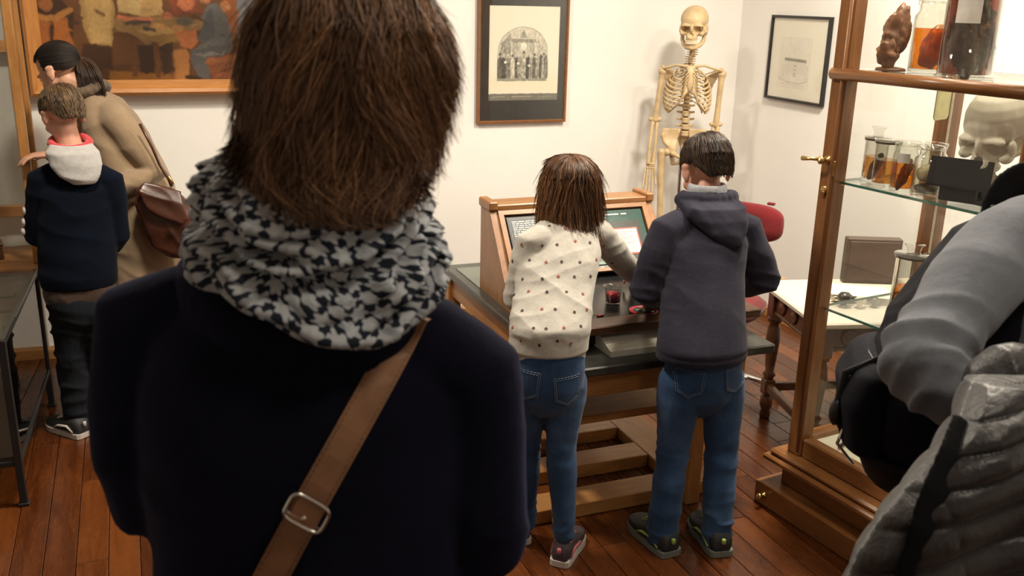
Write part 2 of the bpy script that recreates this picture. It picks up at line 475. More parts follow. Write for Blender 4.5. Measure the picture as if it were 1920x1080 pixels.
# --- large oil painting (local frame: x along wall, y=0 at wall, z up), leaning slightly forward at the top
pt = thing('oil_painting', 'large oil painting of people around a table in a reddish wooden frame', 'painting', (-.395, YB-.004, 1.24))
PWD, PHT = 1.62, 1.02
miter_frame(pt, 0, PWD, 0, PHT, 0, [(0, 0), (0, .062), (.014, .072), (.03, .066), (.045, .05), (.062, .046), (.066, .036), (.066, 0)], WOOD_PAINT, wood('picture_frame_wood_upright', (.34, .13, .03), (.55, .25, .07), (8, 8, 1), .32))
MB().box((PWD/2, -.012, PHT/2), (PWD-.1, .012, PHT-.1)).build('backing_board', WOOD_OAK, pt)
def oil(u, v):
    # u 0..1.49, v 0..0.89 ; 1 px of the photograph is about 2.4 mm here
    k = .00237; X0, Y0 = 80, 147
    def P(x, y): return ((x-X0)*k, (Y0-y)*k)
    c = Canvas(u, v, lin(96, 62, 36), .004, .009, 3)
    c.c *= (1+.25*fbm(np.stack([u*9, v*9, 0*u], 1), 3))[:, None]
    def pl(pts, *rgb, var=.10): c.poly([P(*p) for p in pts], lin(*rgb), var)
    def el(x, y, a, b, *rgb, rot=0): c.ell(*P(x, y), a*k, b*k, lin(*rgb), rot)
    def ln(pts, w_, *rgb): c.line([P(*p) for p in pts], w_*k, lin(*rgb))
    pl([(45, 150), (700, 150), (700, 118), (45, 118)], 84, 54, 32)
    pl([(190, 150), (330, 150), (330, 133), (190, 130)], 150, 98, 42)
    # far wall and upper part of the room
    pl([(45, -60), (700, -60), (700, -240), (45, -240)], 122, 92, 60)
    pl([(300, -70), (420, -70), (420, -210), (300, -210)], 150, 140, 112)
    # left figure, orange brown, arms folded over a barrel
    pl([(52, 30), (62, 14), (80, 2), (120, 2), (140, 20), (132, 90), (58, 95)], 46, 32, 24)
    pl([(70, 38), (82, 30), (96, 36), (94, 92), (74, 90)], 158, 92, 44)
    pl([(104, 36), (126, 34), (136, 96), (116, 110), (100, 92)], 168, 98, 46)
    ln([(60, 26), (84, 34), (108, 34), (134, 20)], 5, 178, 120, 62); el(94, 10, 13, 13, 150, 92, 50); el(94, -18, 11, 14, 176, 118, 76)
    # standing figure in an ochre apron
    pl([(150, -60), (200, -60), (210, 20), (204, 60), (198, 84), (162, 80), (152, 40)], 172, 138, 84)
    pl([(162, -40), (198, -40), (204, 10), (196, 80), (166, 78), (158, 10)], 190, 156, 98)
    el(176, -80, 13, 16, 178, 124, 82); ln([(178, 20), (190, 28)], 3, 118, 84, 50)
    pl([(150, 80), (200, 86), (196, 128), (140, 124)], 52, 36, 26)
    # figures behind the table
    pl([(214, -40), (290, -40), (294, 22), (262, 30), (216, 22)], 198, 168, 112); el(246, -64, 13, 16, 186, 130, 88)
    pl([(262, -10), (292, -6), (290, 26), (250, 30)], 186, 150, 96)
    pl([(300, -50), (352, -50), (360, 20), (310, 26)], 132, 66, 44); el(330, -70, 13, 16, 186, 122, 82); el(336, 4, 15, 14, 192, 112, 74)
    # table with cloth and dishes
    pl([(206, 32), (300, 28), (368, 36), (364, 52), (300, 62), (262, 84), (236, 60), (208, 58)], 150, 116, 72)
    pl([(246, 54), (300, 48), (320, 62), (318, 72), (276, 84), (268, 66)], 198, 158, 94)
    pl([(268, 64), (320, 60), (318, 74), (272, 84)], 152, 116, 64)
    ln([(216, 30), (240, 38), (270, 34)], 4, 206, 118, 84); ln([(228, 42), (268, 40)], 4, 70, 62, 54); el(300, 28, 10, 6, 196, 110, 76); el(332, 38, 16, 8, 92, 88, 74)
    el(285, 48, 12, 6, 206, 150, 84); ln([(258, 52), (276, 54)], 3.5, 66, 64, 58); el(318, 52, 12, 7, 196, 140, 84)
    for x0, x1 in ((230, 236), (276, 276), (298, 300)): ln([(x0, 82), (x1, 138)], 5, 104, 66, 36)
    pl([(244, 82), (272, 84), (270, 136), (246, 132)], 44, 32, 28); pl([(282, 84), (306, 76), (304, 130), (286, 138)], 48, 34, 28)
    pl([(308, 90), (330, 88), (336, 100), (332, 146), (308, 146)], 176, 118, 66); pl([(314, 58), (352, 52), (356, 74), (340, 90), (322, 84)], 190, 112, 66)
    # seated man in blue grey
    pl([(364, 26), (376, 6), (394, 2), (408, 18), (418, 60), (416, 100), (374, 106), (352, 100), (342, 92), (362, 76), (352, 70), (366, 60)], 102, 106, 104)
    pl([(372, 20), (384, 12), (386, 66), (366, 78), (354, 72)], 82, 88, 92); pl([(340, 92), (416, 78), (414, 102), (372, 108), (372, 146), (350, 146), (338, 108)], 84, 88, 90)
    pl([(344, 98), (404, 92), (400, 100), (366, 104)], 122, 124, 118); el(372, -12, 14, 17, 176, 116, 78); ln([(330, 142), (352, 146)], 4, 34, 26, 22)
    # bench and standing figure in pale blue
    pl([(366, 108), (430, 92), (470, 100), (470, 146), (376, 146)], 122, 70, 44); ln([(370, 114), (440, 100)], 5, 152, 94, 58); ln([(392, 132), (466, 112)], 2, 84, 46, 30)
    pl([(432, -50), (470, -50), (480, 40), (476, 84), (432, 84), (428, 20)], 128, 136, 142); ln([(446, 4), (440, 80)], 3, 96, 104, 112); ln([(462, 4), (460, 82)], 3, 156, 160, 160); el(450, -72, 13, 16, 180, 124, 86)
    pl([(404, -40), (430, -40), (428, 60), (418, 70), (408, 20)], 158, 92, 52); el(408, 8, 9, 10, 190, 122, 80)
    # more company to the right, behind the nearer visitor
    for _k in range(150):      # loose brush dabs over the whole scene
        _x, _y = RNG.uniform(60, 700), RNG.uniform(-200, 146); _a = RNG.uniform(-.7, .7); _L = RNG.uniform(4, 14); _t = RNG.uniform(.45, 1.5)
        c.u, c.v = c.u, c.v; _m = c.c[np.argmin((c.u0-P(_x, _y)[0])**2+(c.v0-P(_x, _y)[1])**2)]
        c.line([P(_x, _y), P(_x+_L*math.cos(_a), _y+_L*math.sin(_a))], RNG.uniform(1, 2.4)*k, np.clip(_m*_t, 0, .6))
    for x, r, g, b in ((520, 150, 110, 66), (575, 90, 70, 52), (630, 170, 130, 84)):
        pl([(x-20, 20), (x-24, -30), (x-12, -46), (x+12, -46), (x+24, -30), (x+20, 20)], r, g, b); pl([(x-18, 18), (x+18, 18), (x+22, 96), (x+6, 100), (x, 60), (x-8, 100), (x-22, 96)], r*.55, g*.55, b*.6)
        ln([(x-20, -28), (x-32, 0), (x-18, 16)], 5, r*.8, g*.8, b*.8); ln([(x+20, -28), (x+30, 2), (x+12, 10)], 5, r*1.1, g*1.1, b*1.1); el(x, -62, 11, 14, 182, 126, 86); el(x, -70, 11, 8, 70, 46, 30); ln([(x-20, 104), (x-8, 104)], 4, 40, 28, 22); ln([(x+8, 104), (x+22, 102)], 4, 40, 28, 22)
    for _k in range(170):      # loose brush dabs over the whole scene
        _x, _y = RNG.uniform(80, 700), RNG.uniform(-200, 146); _a = RNG.uniform(-.7, .7); _L = RNG.uniform(4, 14); _t = RNG.uniform(.5, 1.5)
        _q = P(_x, _y); _m = c.c[np.argmin((c.u0-_q[0])**2+(c.v0-_q[1])**2)]
        c.line([_q, P(_x+_L*math.cos(_a), _y+_L*math.sin(_a))], RNG.uniform(1, 2.4)*k, np.clip(_m*_t, 0, .6))
    c.c *= (1+.07*fbm(np.stack([u*40, v*60, 0*u+9], 1), 2))[:, None]
    g_ = np.array(lin(92, 60, 36))[None]; shade = .80+.28*fbm(np.stack([u*5, v*5, 0*u+2], 1), 2)[:, None]; return (c.c*.74+g_*.26)*np.clip(shade, .45, 1.2)
paintgrid('painted_canvas', PWD-.13, PHT-.13, 420, 250, oil, CANVAS, pt, (.065, -.034, .065), (1, 0, 0), (0, 0, 1))
pt.rotation_euler = (math.radians(2.4), 0, 0)
pt.location.y = YB-.006

# --- framed group engraving
fp = thing('framed_print', 'framed engraving of a group under an arch with wide black mat', 'picture', (1.69, YB-.003, 1.062))
FW, FH = .507, .70
RIMW = wood('thin_brown_frame', (.16, .06, .02), (.28, .12, .04), (6, 6, 6), .4)
miter_frame(fp, 0, FW, 0, FH, 0, [(0, 0), (0, .026), (.010, .028), (.014, .02), (.014, 0)], RIMW, RIMW)
BLKMAT = plain('black_mat_board', (.022, .019, .017), .75, 0, .35, 25)
MB().box((FW/2, -.008, FH/2), (FW-.02, .008, FH-.02)).build('mat_board', BLKMAT, fp)
def engraving(u, v):
    W, Hh = .394, .48
    c = Canvas(u, v, (.80, .755, .64), .0015, .002, 5)
    yel = np.exp(-((v-.09)/.05)**2)[:, None]*np.array([0, -.02, -.07]); c.c = c.c + yel
    k = .00305/1.0
    def P(x, y): return ((x-918)*k*.985, (188-y)*.00272)
    S = lambda g: np.array((g*1.0, g*.93, g*.78))
    def pl(pts, g, var=.3): c.poly([P(*p) for p in pts], S(g), var)
    def el(x, y, a, b, g): c.ell(*P(x, y), a*.003, b*.00272, S(g), 0, .3)
    arch = [(933, 151), (933, 100)] + [(981-47*math.cos(t), 96-47*math.sin(t)) for t in np.linspace(.05, PI-.05, 24)] + [(1028, 100), (1027, 151)]
    pl(arch, .46, .2); inner = [(935, 118), (935, 100)] + [(981-45*math.cos(t), 96-45*math.sin(t)) for t in np.linspace(.05, PI-.05, 24)] + [(1026, 100), (1026, 118)]
    pl(inner, .60, .25)
    pl([(936, 110), (940, 80), (958, 62), (958, 110)], .34, .4); pl([(1008, 70), (1026, 96), (1026, 110), (1006, 110)], .5, .3)
    pl([(961, 112), (961, 74), (1002, 74), (1002, 112)], .42); pl([(959, 78), (959, 72), (1005, 72), (1005, 78)], .3); pl([(966, 108), (966, 80), (998, 80), (998, 108)], .5)
    el(982, 64, 4, 4, .15); pl([(976, 70), (982, 57), (990, 70)], .34)
    el(982, 86, 5, 7, .8)
    pl([(933, 151), (933, 108), (1028, 108), (1027, 151)], .20, .5)
    pl([(933, 151), (933, 143), (1028, 143), (1027, 151)], .32)
    rg = random.Random(5)
    for i, (x, g) in enumerate(((938, .13), (945, .08), (953, .22), (962, .55), (970, .12), (975, .3), (983, .40), (991, .06), (997, .34), (1003, .12), (1010, .36), (1016, .10), (1021, .38), (1025, .2))):
        h = rg.uniform(-3, 4); pl([(x-4, 146), (x-4, 108+h), (x-1, 104+h), (x+2, 104+h), (x+4, 110+h), (x+4, 146)], g, .5)
        el(x, 100+h, 2.3, 3.2, .55 if i % 3 else .1); el(x+1, 103+h, 1.6, 2, .4)
    for x, y in ((949, 116), (984, 112), (993, 122), (972, 118)): el(x, y, 2.4, 2.2, .8)
    pl([(914, 189), (914, 175), (1050, 175), (1050, 189)], .18, .15)
    c.line([P(924, 182), P(948, 180)], .0022, S(.34)); c.line([P(962, 181), P(1000, 181)], .003, S(.34)); c.line([P(1012, 182), P(1036, 181)], .0018, S(.30))
    return c.c
paintgrid('engraving_sheet', .394, .48, 260, 320, engraving, PRINT, fp, (.063, -.0135, .118), (1, 0, 0), (0, 0, 1))
MB().box((FW/2, -.0185, FH/2), (FW-.026, .002, FH-.026)).build('picture_glass', GLASS, fp)

# --- small framed drawing on the side wall (local: x along wall towards the camera, y=0 wall)
fd = thing('framed_print', 'pale building drawing in a thin black frame beside the display cabinet', 'picture', (XR-.003, 4.437, 1.205), -PI/2)
DW, DH = .478, .44
BLKF = plain('black_frame_lacquer', (.012, .011, .011), .35)
miter_frame(fd, 0, DW, 0, DH, 0, [(0, 0), (0, .022), (.012, .022), (.014, .014), (.014, 0)], BLKF, BLKF)
MB().box((DW/2, -.006, DH/2), (DW-.02, .006, DH-.02)).build('mat_board', PAPER, fd)
def drawing(u, v):
    c = Canvas(u, v, (.84, .80, .70), .0008, .0016, 8); g = lambda a: np.array((a, a*.95, a*.85))
    def pl(pts, a): c.poly(pts, g(a), .05)
    pl([(.075, .315), (.33, .315), (.33, .055), (.075, .055)], .80*.93); pl([(.08, .31), (.325, .31), (.325, .06), (.08, .06)], .80)
    pl([(.12, .21), (.30, .206), (.30, .19), (.12, .194)], .36); pl([(.125, .194), (.295, .19), (.295, .13), (.125, .13)], .74)
    for x in (.10, .12, .30, .315): c.line([(x, .10), (x, .17)], .003, g(.66))
    for y in (.17, .15, .13, .12): c.line([(.205, y), (.22, y)], .0028, g(.45))
    c.line([(.085, .10), (.15, .085), (.26, .082), (.32, .10)], .003, g(.6)); c.line([(.10, .075), (.30, .07)], .0025, g(.7)); c.line([(.15, .20), (.28, .198)], .0016, g(.2))
    return c.c
paintgrid('drawing_sheet', DW-.03, DH-.03, 200, 180, drawing, PRINT, fd, (.015, -.0105, .015), (1, 0, 0), (0, 0, 1))
MB().box((DW/2, -.0155, DH/2), (DW-.026, .002, DH-.026)).build('picture_glass', GLASS, fd)

# ------------------------------------------------------------------ exhibit table
TX0, TX1, TY0, TY1, TZ = 1.205, 2.0, 2.51, 3.80, .58
tb = thing('exhibit_table', 'honey oak table with worn dark slate top under the sloping exhibit desk', 'table', (TX0, TY0, 0))
tw, tl = TX1-TX0, TY1-TY0
MB().box((tw/2, tl/2, TZ-.016), (tw, tl, .032), .005).build('tabletop', SLATE, tb)
LX = (.032, tw-.27)
for x in LX:
    for y in (.05, tl-.05):
        MB().box((x, y, (TZ-.032)/2), (.058, .058, TZ-.032), .004).build('leg', WOOD_OAK, tb)
for x in LX: MB().box((x, tl/2, TZ-.075), (.026, tl-.16, .085), .003).build('apron', WOOD_OAK_Y, tb)
for y in (.05, tl-.05): MB().box((tw/2-.04, y, TZ-.075), (tw-.10, .026, .085), .003).build('apron', WOOD_OAK_X, tb)
MB().box((tw/2-.11, .33, .30), (tw-.32, .27, .03), .003).build('foot_board', WOOD_OAK_X, tb)
for x in LX: MB().box((x, tl/2, .285), (.03, tl-.16, .045), .003).build('stretcher', WOOD_OAK_Y, tb)
MB().box((.05, .55, .40), (.045, .05, .30), .003).build('support_post', WOOD_OAK, tb)
gl = MB().box((.11, 1.07, TZ+.002), (.14, .30, .004)).build('inset_glass', glass('grey_inset_glass', (.55, .6, .56), 1.5), tb)
MB().box((.11, 1.07, TZ+.0004), (.14, .30, .0012)).build('inset_card', plain('grey_card', (.33, .33, .28), .5), tb)
# slatted foot platform on the floor under the table
du = thing('slatted_platform', 'low slatted wooden foot platform on the floor beneath the table', 'platform', (1.17, 2.62, 0))
for y, L in ((.02, .68), (.27, .59), (.52, .59)):
    MB().box((L/2-.04, y, .026), (L, .11, .052), .003).build('slat', WOOD_OAK_X, du)
MB().box((.63, .44, .024), (.15, .90, .048), .003).build('side_board', WOOD_OAK_Y, du)

# ------------------------------------------------------------------ sloping exhibit desk (local: x right, y away, z up)
ds = thing('exhibit_desk', 'old wooden sloping exhibit desk with dark lettered panels behind the children', 'desk', (1.25, 2.70, TZ))
DWID, DTOP = .675, .335
def side(x):
    pts = [(0, 0, 0), (0, .74, 0), (0, .74, DTOP), (0, .64, DTOP), (0, .47, .10), (0, 0, .085)]
    return MB().prism([Vector(p)+Vector((x, 0, 0)) for p in pts], (.03, 0, 0))
WOOD_DESK = wood('desk_brown_wood', (.17, .07, .022), (.36, .165, .055), (5, 5, 1), .35)
WOOD_DESKX = wood('desk_brown_wood_cross', (.17, .07, .022), (.36, .165, .055), (1, 5, 5), .35)
side(0).build('side_panel', WOOD_DESK, ds); side(DWID).build('side_panel', WOOD_DESK, ds)
MB().box((DWID/2+.015, .69, DTOP+.012), (DWID+.04, .115, .024), .004).build('top_rail', WOOD_DESKX, ds)
for x in (.012, DWID+.018): MB().box((x, .69, DTOP+.02), (.036, .125, .034), .005).build('corner_block', WOOD_DESK, ds)
MB().box((DWID/2+.015, .735, .17), (DWID, .012, .33)).build('back_panel', WOOD_DESKX, ds)
BLKGLOSS = plain('black_lacquer_panel', (.012, .013, .013), .22, 0, .3, 20)
MB().box((DWID/2+.015, .25, .075), (DWID-.03, .50, .02), .002).build('desk_floor', BLKGLOSS, ds)
MB().box((DWID/2+.015, -.035, .078), (DWID+.14, .09, .03), .004).build('front_ledge', wood('dark_worn_wood', (.03, .014, .008), (.12, .05, .02), (1, 6, 6), .3), ds)
MB().box((DWID/2+.015, .0, .035), (DWID+.03, .02, .06), .002).build('front_board', BLKGLOSS, ds)
# sloping panels: basis on the slope
s0, s1 = Vector((0, .47, .105)), Vector((0, .64, DTOP-.005)); sd = (s1-s0).normalized(); sn = Vector((1, 0, 0)).cross(sd)
SLEN = (s1-s0).length
def onslope(u, t, off=0): return Vector((.03+u, 0, 0)) + s0 + sd*t + sn*off
def slab(name, u0, u1, t0, t1, o0, o1, mat, par=ds):
    return MB().prism([onslope(u0, t0, o0), onslope(u1, t0, o0), onslope(u1, t1, o0), onslope(u0, t1, o0)], sn*(o1-o0)).build(name, mat, par)
DI = DWID-.03
slab('slope_board', 0, DI, 0, SLEN, -.012, -.002, BLKGLOSS)
slab('frame_rail', 0, DI, SLEN-.018, SLEN, -.002, .012, WOOD_DESKX)
slab('frame_rail', 0, DI, 0, .014, -.002, .012, WOOD_DESKX)
slab('frame_stile', 0, .02, .014, SLEN-.018, -.002, .012, WOOD_DESK)
slab('frame_stile', DI-.022, DI, .014, SLEN-.018, -.002, .012, WOOD_DESK)
LET = plain('off_white_lettering', (.60, .60, .56), .5)
bp = slab('letter_panel', .03, .25, .075, SLEN-.028, -.002, .005, plain('blue_black_slate_panel', (.018, .022, .026), .28, 0, .3))
tx = MB(); rg = random.Random(11)
for j in range(17):
    t = SLEN-.05-j*.0085
    if t < .085: break
    u = .046+rg.uniform(0, .004)
    while u < .235:
        L = rg.uniform(.008, .03); e = min(u+L, .238)
        tx.prism([onslope(u, t, .0052), onslope(e, t, .0052), onslope(e, t+.0042, .0052), onslope(u, t+.0042, .0052)], sn*.0006); u = e+.004
tx.build('lettering', LET, bp)
for (u0, u1, t0, t1) in ((.038, .0395, .083, SLEN-.036), (.2405, .242, .083, SLEN-.036), (.038, .242, .083, .0845), (.038, .242, SLEN-.0375, SLEN-.036)):
    slab('panel_border', u0, u1, t0, t1, .005, .0058, plain('grey_border_line', (.2, .22, .22), .4), bp)
GREEN = plain('dark_green_panel', (.006, .05, .04), .25, 0, .3)
gp = slab('green_panel', .30, DI-.03, .03, SLEN-.026, -.002, .005, GREEN)
slab('panel_field', .325, DI-.05, .045, SLEN-.075, .005, .0065, plain('near_black_field', (.012, .016, .014), .3), gp)
slab('notice_border', .40, .575, .062, SLEN-.105, .0065, .0085, plain('red_border', (.42, .07, .05), .5), gp)
cd_ = slab('notice_card', .406, .569, .068, SLEN-.111, .0085, .0096, plain('pale_notice_card', (.58, .54, .48), .6), gp)
t2 = MB()
for j in range(9):
    t = SLEN-.124-j*.0075
    if t > .072: t2.prism([onslope(.418, t, .0097), onslope(.55-.02*(j % 3), t, .0097), onslope(.55-.02*(j % 3), t+.0018, .0097), onslope(.418, t+.0018, .0097)], sn*.0004)
t2.build('notice_lines', plain('grey_print', (.25, .23, .21), .6), gp)
t3 = MB()
for (u0, u1, j) in ((.36, .385, 0), (.392, .43, 0), (.445, .51, 0), (.52, .545, 0), (.35, .37, 1), (.378, .45, 1), (.39, .41, 2)):
    t = SLEN-.046-j*.012; t3.prism([onslope(u0, t, .0055), onslope(u1, t, .0055), onslope(u1, t+.005, .0055), onslope(u0, t+.005, .0055)], sn*.0006)
t3.build('lettering', LET, gp)
for i, c in enumerate(((.25, .06, .03), (.30, .10, .04))): MB().box((.075+i*.012, .462-.02*i, .14-.035*i), (.05, .012, .016), .002).build('index_block', plain('rust_red_block', c, .5), ds)
# items on the desk floor and on the table
MAGN = plain('wine_red_enamel', (.30, .015, .025), .25)
cup = thing('glass_cup', 'small glass cup with red content on the desk floor by the girl\'s hand', 'cup', (1.545, 2.86, TZ+.086))
MB().lathe([(.020, 0), (.026, .003), (.030, .05), (.036, .062), (.034, .062), (.028, .05), (.023, .005)], n=28).build('cup_wall', glass('clear_cup_glass', (.85, .86, .84), 1.5), cup, True)
MB().lathe([(.0, .004), (.023, .005), (.026, .038), (0, .040)], n=24).build('red_content', MAGN, cup, True)
lz = thing('red_disc', 'red rimmed oval disc lying flat on the desk beside the cup', 'disc', (1.60, 2.735, TZ+.0855))
MB().lathe([(0, 0), (.048, 0), (.052, .004), (.048, .009), (.040, .009), (.038, .006), (0, .006)], n=32).build('rim', MAGN, lz, True)
MB().lathe([(0, .006), (.037, .0061), (.037, .0075), (0, .008)], n=32).build('dark_centre', plain('dark_green_gloss', (.02, .06, .05), .2), lz, True)
sm = thing('red_clip', 'tiny red clip lying on the dark desk left of the oval disc', 'clip', (1.435, 2.74, TZ+.0855), .4)
MB().box((0, 0, .004), (.03, .012, .008), .002).build('clip_body', MAGN, sm); MB().tube([(-.01, 0, .006), (-.03, .012, .006), (-.04, .03, .004)], .0015, 6).build('wire_loop', BRASS, sm)
cdm = thing('wedge_card_stand', 'white wedge-shaped caption stand with printed lines on the table edge', 'caption stand', (1.395, 2.575, TZ))
wp = [(0, 0, 0), (0, .125, 0), (0, .125, .062), (0, .012, .022), (0, 0, .020)]
MB().prism(wp, (.30, 0, 0)).build('wedge_body', plain('aged_white_card', (.62, .585, .50), .65), cdm)
def wcap(u, v):
    c = Canvas(u, v, (.58, .55, .47), .0006, .0012, 2)
    rg = random.Random(4)
    for j in range(8):
        y = .10-j*.011; x = .02
        while x < .27:
            L = rg.uniform(.008, .03); c.line([(x, y), (min(x+L, .275), y)], .0007 if j else .0016, (.22, .20, .18)); x += L+.006*(1 if j else 5)
    return c.c
_sl = Vector((0, .113, .040)).normalized()
paintgrid('caption_print', .29, .112, 240, 100, wcap, PRINT, cdm, (.005, .0135, .0232), (1, 0, 0), tuple(_sl))

# ------------------------------------------------------------------ red swivel chair by the table end
ch = thing('swivel_chair', 'red upholstered swivel chair standing at the table end by the wall', 'chair', (2.36, 3.40, 0), math.radians(-55))
RED = cloth('dark_red_upholstery', (.17, .011, .015), .85, .15, 500)
BLKP = plain('black_plastic', (.015, .015, .015), .45)
for k in range(5):
    a = 2*PI*k/5+.3; d = Vector((math.cos(a), math.sin(a), 0))
    MB().tube([d*.02+Vector((0, 0, .095)), d*.16+Vector((0, 0, .085)), d*.29+Vector((0, 0, .062))], [.022, .018, .014], 10, .8).build('base_arm', CHROME, ch, True)
    ca = MB().lathe([(0, -.012), (.024, -.012), (.028, -.004), (.028, .004), (.024, .012), (0, .012)], d*.29+Vector((0, 0, .028)), 18, d.cross(Vector((0, 0, 1)))); ca.build('caster', BLKP, ch, True)
MB().lathe([(.03, .09), (.028, .22), (.018, .22), (.018, .36), (.03, .37), (.03, .385)], n=20).build('gas_column', BLKP, ch, True)
s_ = MB(); s_.loft([((0, 0, .385), (.17, 0, 0), (0, .17, 0)), ((0, 0, .395), (.20, 0, 0), (0, .195, 0)), ((0, 0, .425), (.205, 0, 0), (0, .20, 0)), ((0, 0, .445), (.18, 0, 0), (0, .175, 0)), ((0, 0, .45), (.1, 0, 0), (0, .1, 0))], 36, 3).build('seat', RED, ch, True)
MB().tube([(0, .05, .375), (0, .22, .37), (0, .275, .42), (0, .27, .62), (0, .26, .72)], [.02, .02, .018, .016, .016], 10, .5, (1, 0, 0)).build('back_support', BLKP, ch, True)
b_ = MB(); b_.loft([((0, .262, .755), (.135, 0, 0), (0, 0, .05)), ((0, .256, .755), (.185, 0, 0), (0, 0, .082)), ((0, .225, .755), (.195, 0, 0), (0, 0, .088)), ((0, .205, .755), (.185, 0, 0), (0, 0, .080)), ((0, .20, .755), (.12, 0, 0), (0, 0, .04))], 40, 3.2).build('backrest', RED, ch, True)
for x in (-.12, .12): MB().box((x, .25, .845), (.035, .02, .012), .003).build('back_clip', RED, ch)
TANW = wood('pale_bentwood', (.42, .25, .12), (.60, .40, .22), (3, 3, 3), .4)
for s in (-1, 1): MB().tube([(s*.20, .12, .40), (s*.25, .12, .45), (s*.26, .10, .55), (s*.25, -.02, .575), (s*.24, -.12, .57)], [.014, .014, .014, .018, .016], 10, .7).build('armrest', TANW, ch, True)

# ------------------------------------------------------------------ carved side table with pale top
st = thing('carved_side_table', 'dark carved side table with turned legs and pale top behind the cabinet', 'table', (2.40, 3.10, 0), math.radians(-14))
# local: x towards the side wall, y negative towards the camera
SW, SD, SH = .74, .50, .60
MB().box((SW/2, -SD/2, SH-.012), (SW+.06, SD+.06, .024), .006).build('tabletop', plain('pale_stone_top', (.62, .56, .47), .35, 0, .06, 12), st)
def turned(x, y):
    pr = [(.0, 0), (.020, 0), (.024, .02), (.018, .04), (.026, .06), (.026, .10), (.020, .105), (.020, .19), (.028, .20), (.018, .215), (.022, .26), (.030, .36), (.026, .41), (.018, .43), (.030, .44), (.030, .46), (0, .46)]
    return MB().lathe(pr, (x, y, 0), 18)
for x in (.03, SW-.03):
    for y in (-.03, -SD+.03):
        lg = turned(x, y).build('leg', WOOD_DARK, st, True); MB().box((x, y, .515), (.055, .055, .13), .003).build('leg_block', WOOD_DARK, lg); MB().box((x, y, .145), (.046, .046, .07), .003).build('stretcher_block', WOOD_DARK, lg)
for (a, b) in (((.03, -.03), (SW-.03, -.03)), ((.03, -SD+.03), (SW-.03, -SD+.03)), ((.03, -.03), (.03, -SD+.03)), ((SW-.03, -.03), (SW-.03, -SD+.03))):
    MB().bar((*a, .145), (*b, .145), .028, .036, .004).build('stretcher', WOOD_DARK, st)
    d = Vector((b[0]-a[0], b[1]-a[1], 0)).normalized(); ap = MB().bar((*a, .528), (*b, .528), .024, .10, .003).build('apron', WOOD_DARK, st)
    L = math.hypot(b[0]-a[0], b[1]-a[1]); out = Vector((d.y, -d.x, 0))
    if d.x > .5 and a[1] > -.1: out = -out
    for k in range(int(L/.11)):
        c_ = Vector((*a, .528)) + d*(.09+k*.11) + out*.014
        ap2 = MB().lathe([(.012, -.003), (.030, -.003), (.034, .003), (.028, .008), (.020, .005), (.012, .009)], c_, 16, out).build('carved_rosette', WOOD_DARK, ap, True)
    MB().bar((*(Vector((*a, .482))+out*.012),), (*(Vector((*b, .482))+out*.012),), .014, .014, .003).build('apron_bead', WOOD_DARK, ap)
DK = wood('dark_brown_panel', (.035, .018, .010), (.085, .045, .025), (1, 3, 3), .45)
pn = thing('upright_box', 'flat dark brown box standing upright on the pale side table', 'box', (2.80, 2.97, SH+.0015), math.radians(-24))
MB().box((0, 0, .095), (.225, .045, .19), .004).build('box_body', DK, pn); MB().box((0, -.0235, .095), (.20, .004, .165), .002).build('front_panel', DK, pn)
bk = thing('open_paper_stack', 'loose stack of white paper lying on the pale side table', 'paper', (2.60, 2.80, SH+.0015), math.radians(-30))
rg = random.Random(2)
for k in range(6):
    def sheet(u, v, k=k): return .004*k + .010*math.sin(u*9+k)*math.sin(PI*v/.16)*(.3+.12*k)
    nv = [(x*.02-.11+rg.uniform(-.002, .002), y*.02-.08, max(0, sheet(x*.02, y*.02))+.002*k) for y in range(9) for x in range(12)]
    ff = [[j*12+i, j*12+i+1, (j+1)*12+i+1, (j+1)*12+i] for j in range(8) for i in range(11)]
    newmesh('sheet', nv, ff, PAPER, bk, True).rotation_euler.z = rg.uniform(-.12, .12)
for (nm, lb, cx, cy, col, r) in (('metal_knob', 'dark round metal knob on the near edge of the side table', 2.47, 2.73, (.03, .025, .02), .026), ('bone_piece', 'small white bone piece beside the dark knob on the side table', 2.52, 2.70, (.62, .56, .44), .02), ('metal_knob', 'smaller dark metal knob right of the white bone piece', 2.58, 2.69, (.05, .04, .03), .018)):
    k_ = thing(nm, lb, 'specimen', (cx, cy, SH+.001))
    mt = plain(nm+'_surface', col, .3)
    MB().lathe([(0, 0), (r*.7, 0), (r*.5, r*.3), (r*.45, r*.6), (r, r*1.1), (r*1.05, r*1.6), (r*.7, r*2.1), (0, r*2.25)], n=18).build('knob_body', mt, k_, True)
    MB().tube([(r*.6, 0, r*1.4), (r*1.5, r*.4, r*1.3), (r*2, r*.2, r*.6)], [r*.35, r*.3, r*.2], 8).build('side_arm', mt, k_, True)
# ------------------------------------------------------------------ glazed display cabinet at the right
CB = thing('display_cabinet', 'tall walnut glazed display cabinet with glass shelves of specimens', 'cabinet', (2.03, 2.43, 0), math.radians(7))
CL, CDp, CH = .72, .57, 2.15       # length towards the camera (-y), depth (+x), height
PS = .06
def cb(c, d, name, mat, bev=.003, par=None): return MB().box(c, d, bev).build(name, mat, par or CB)
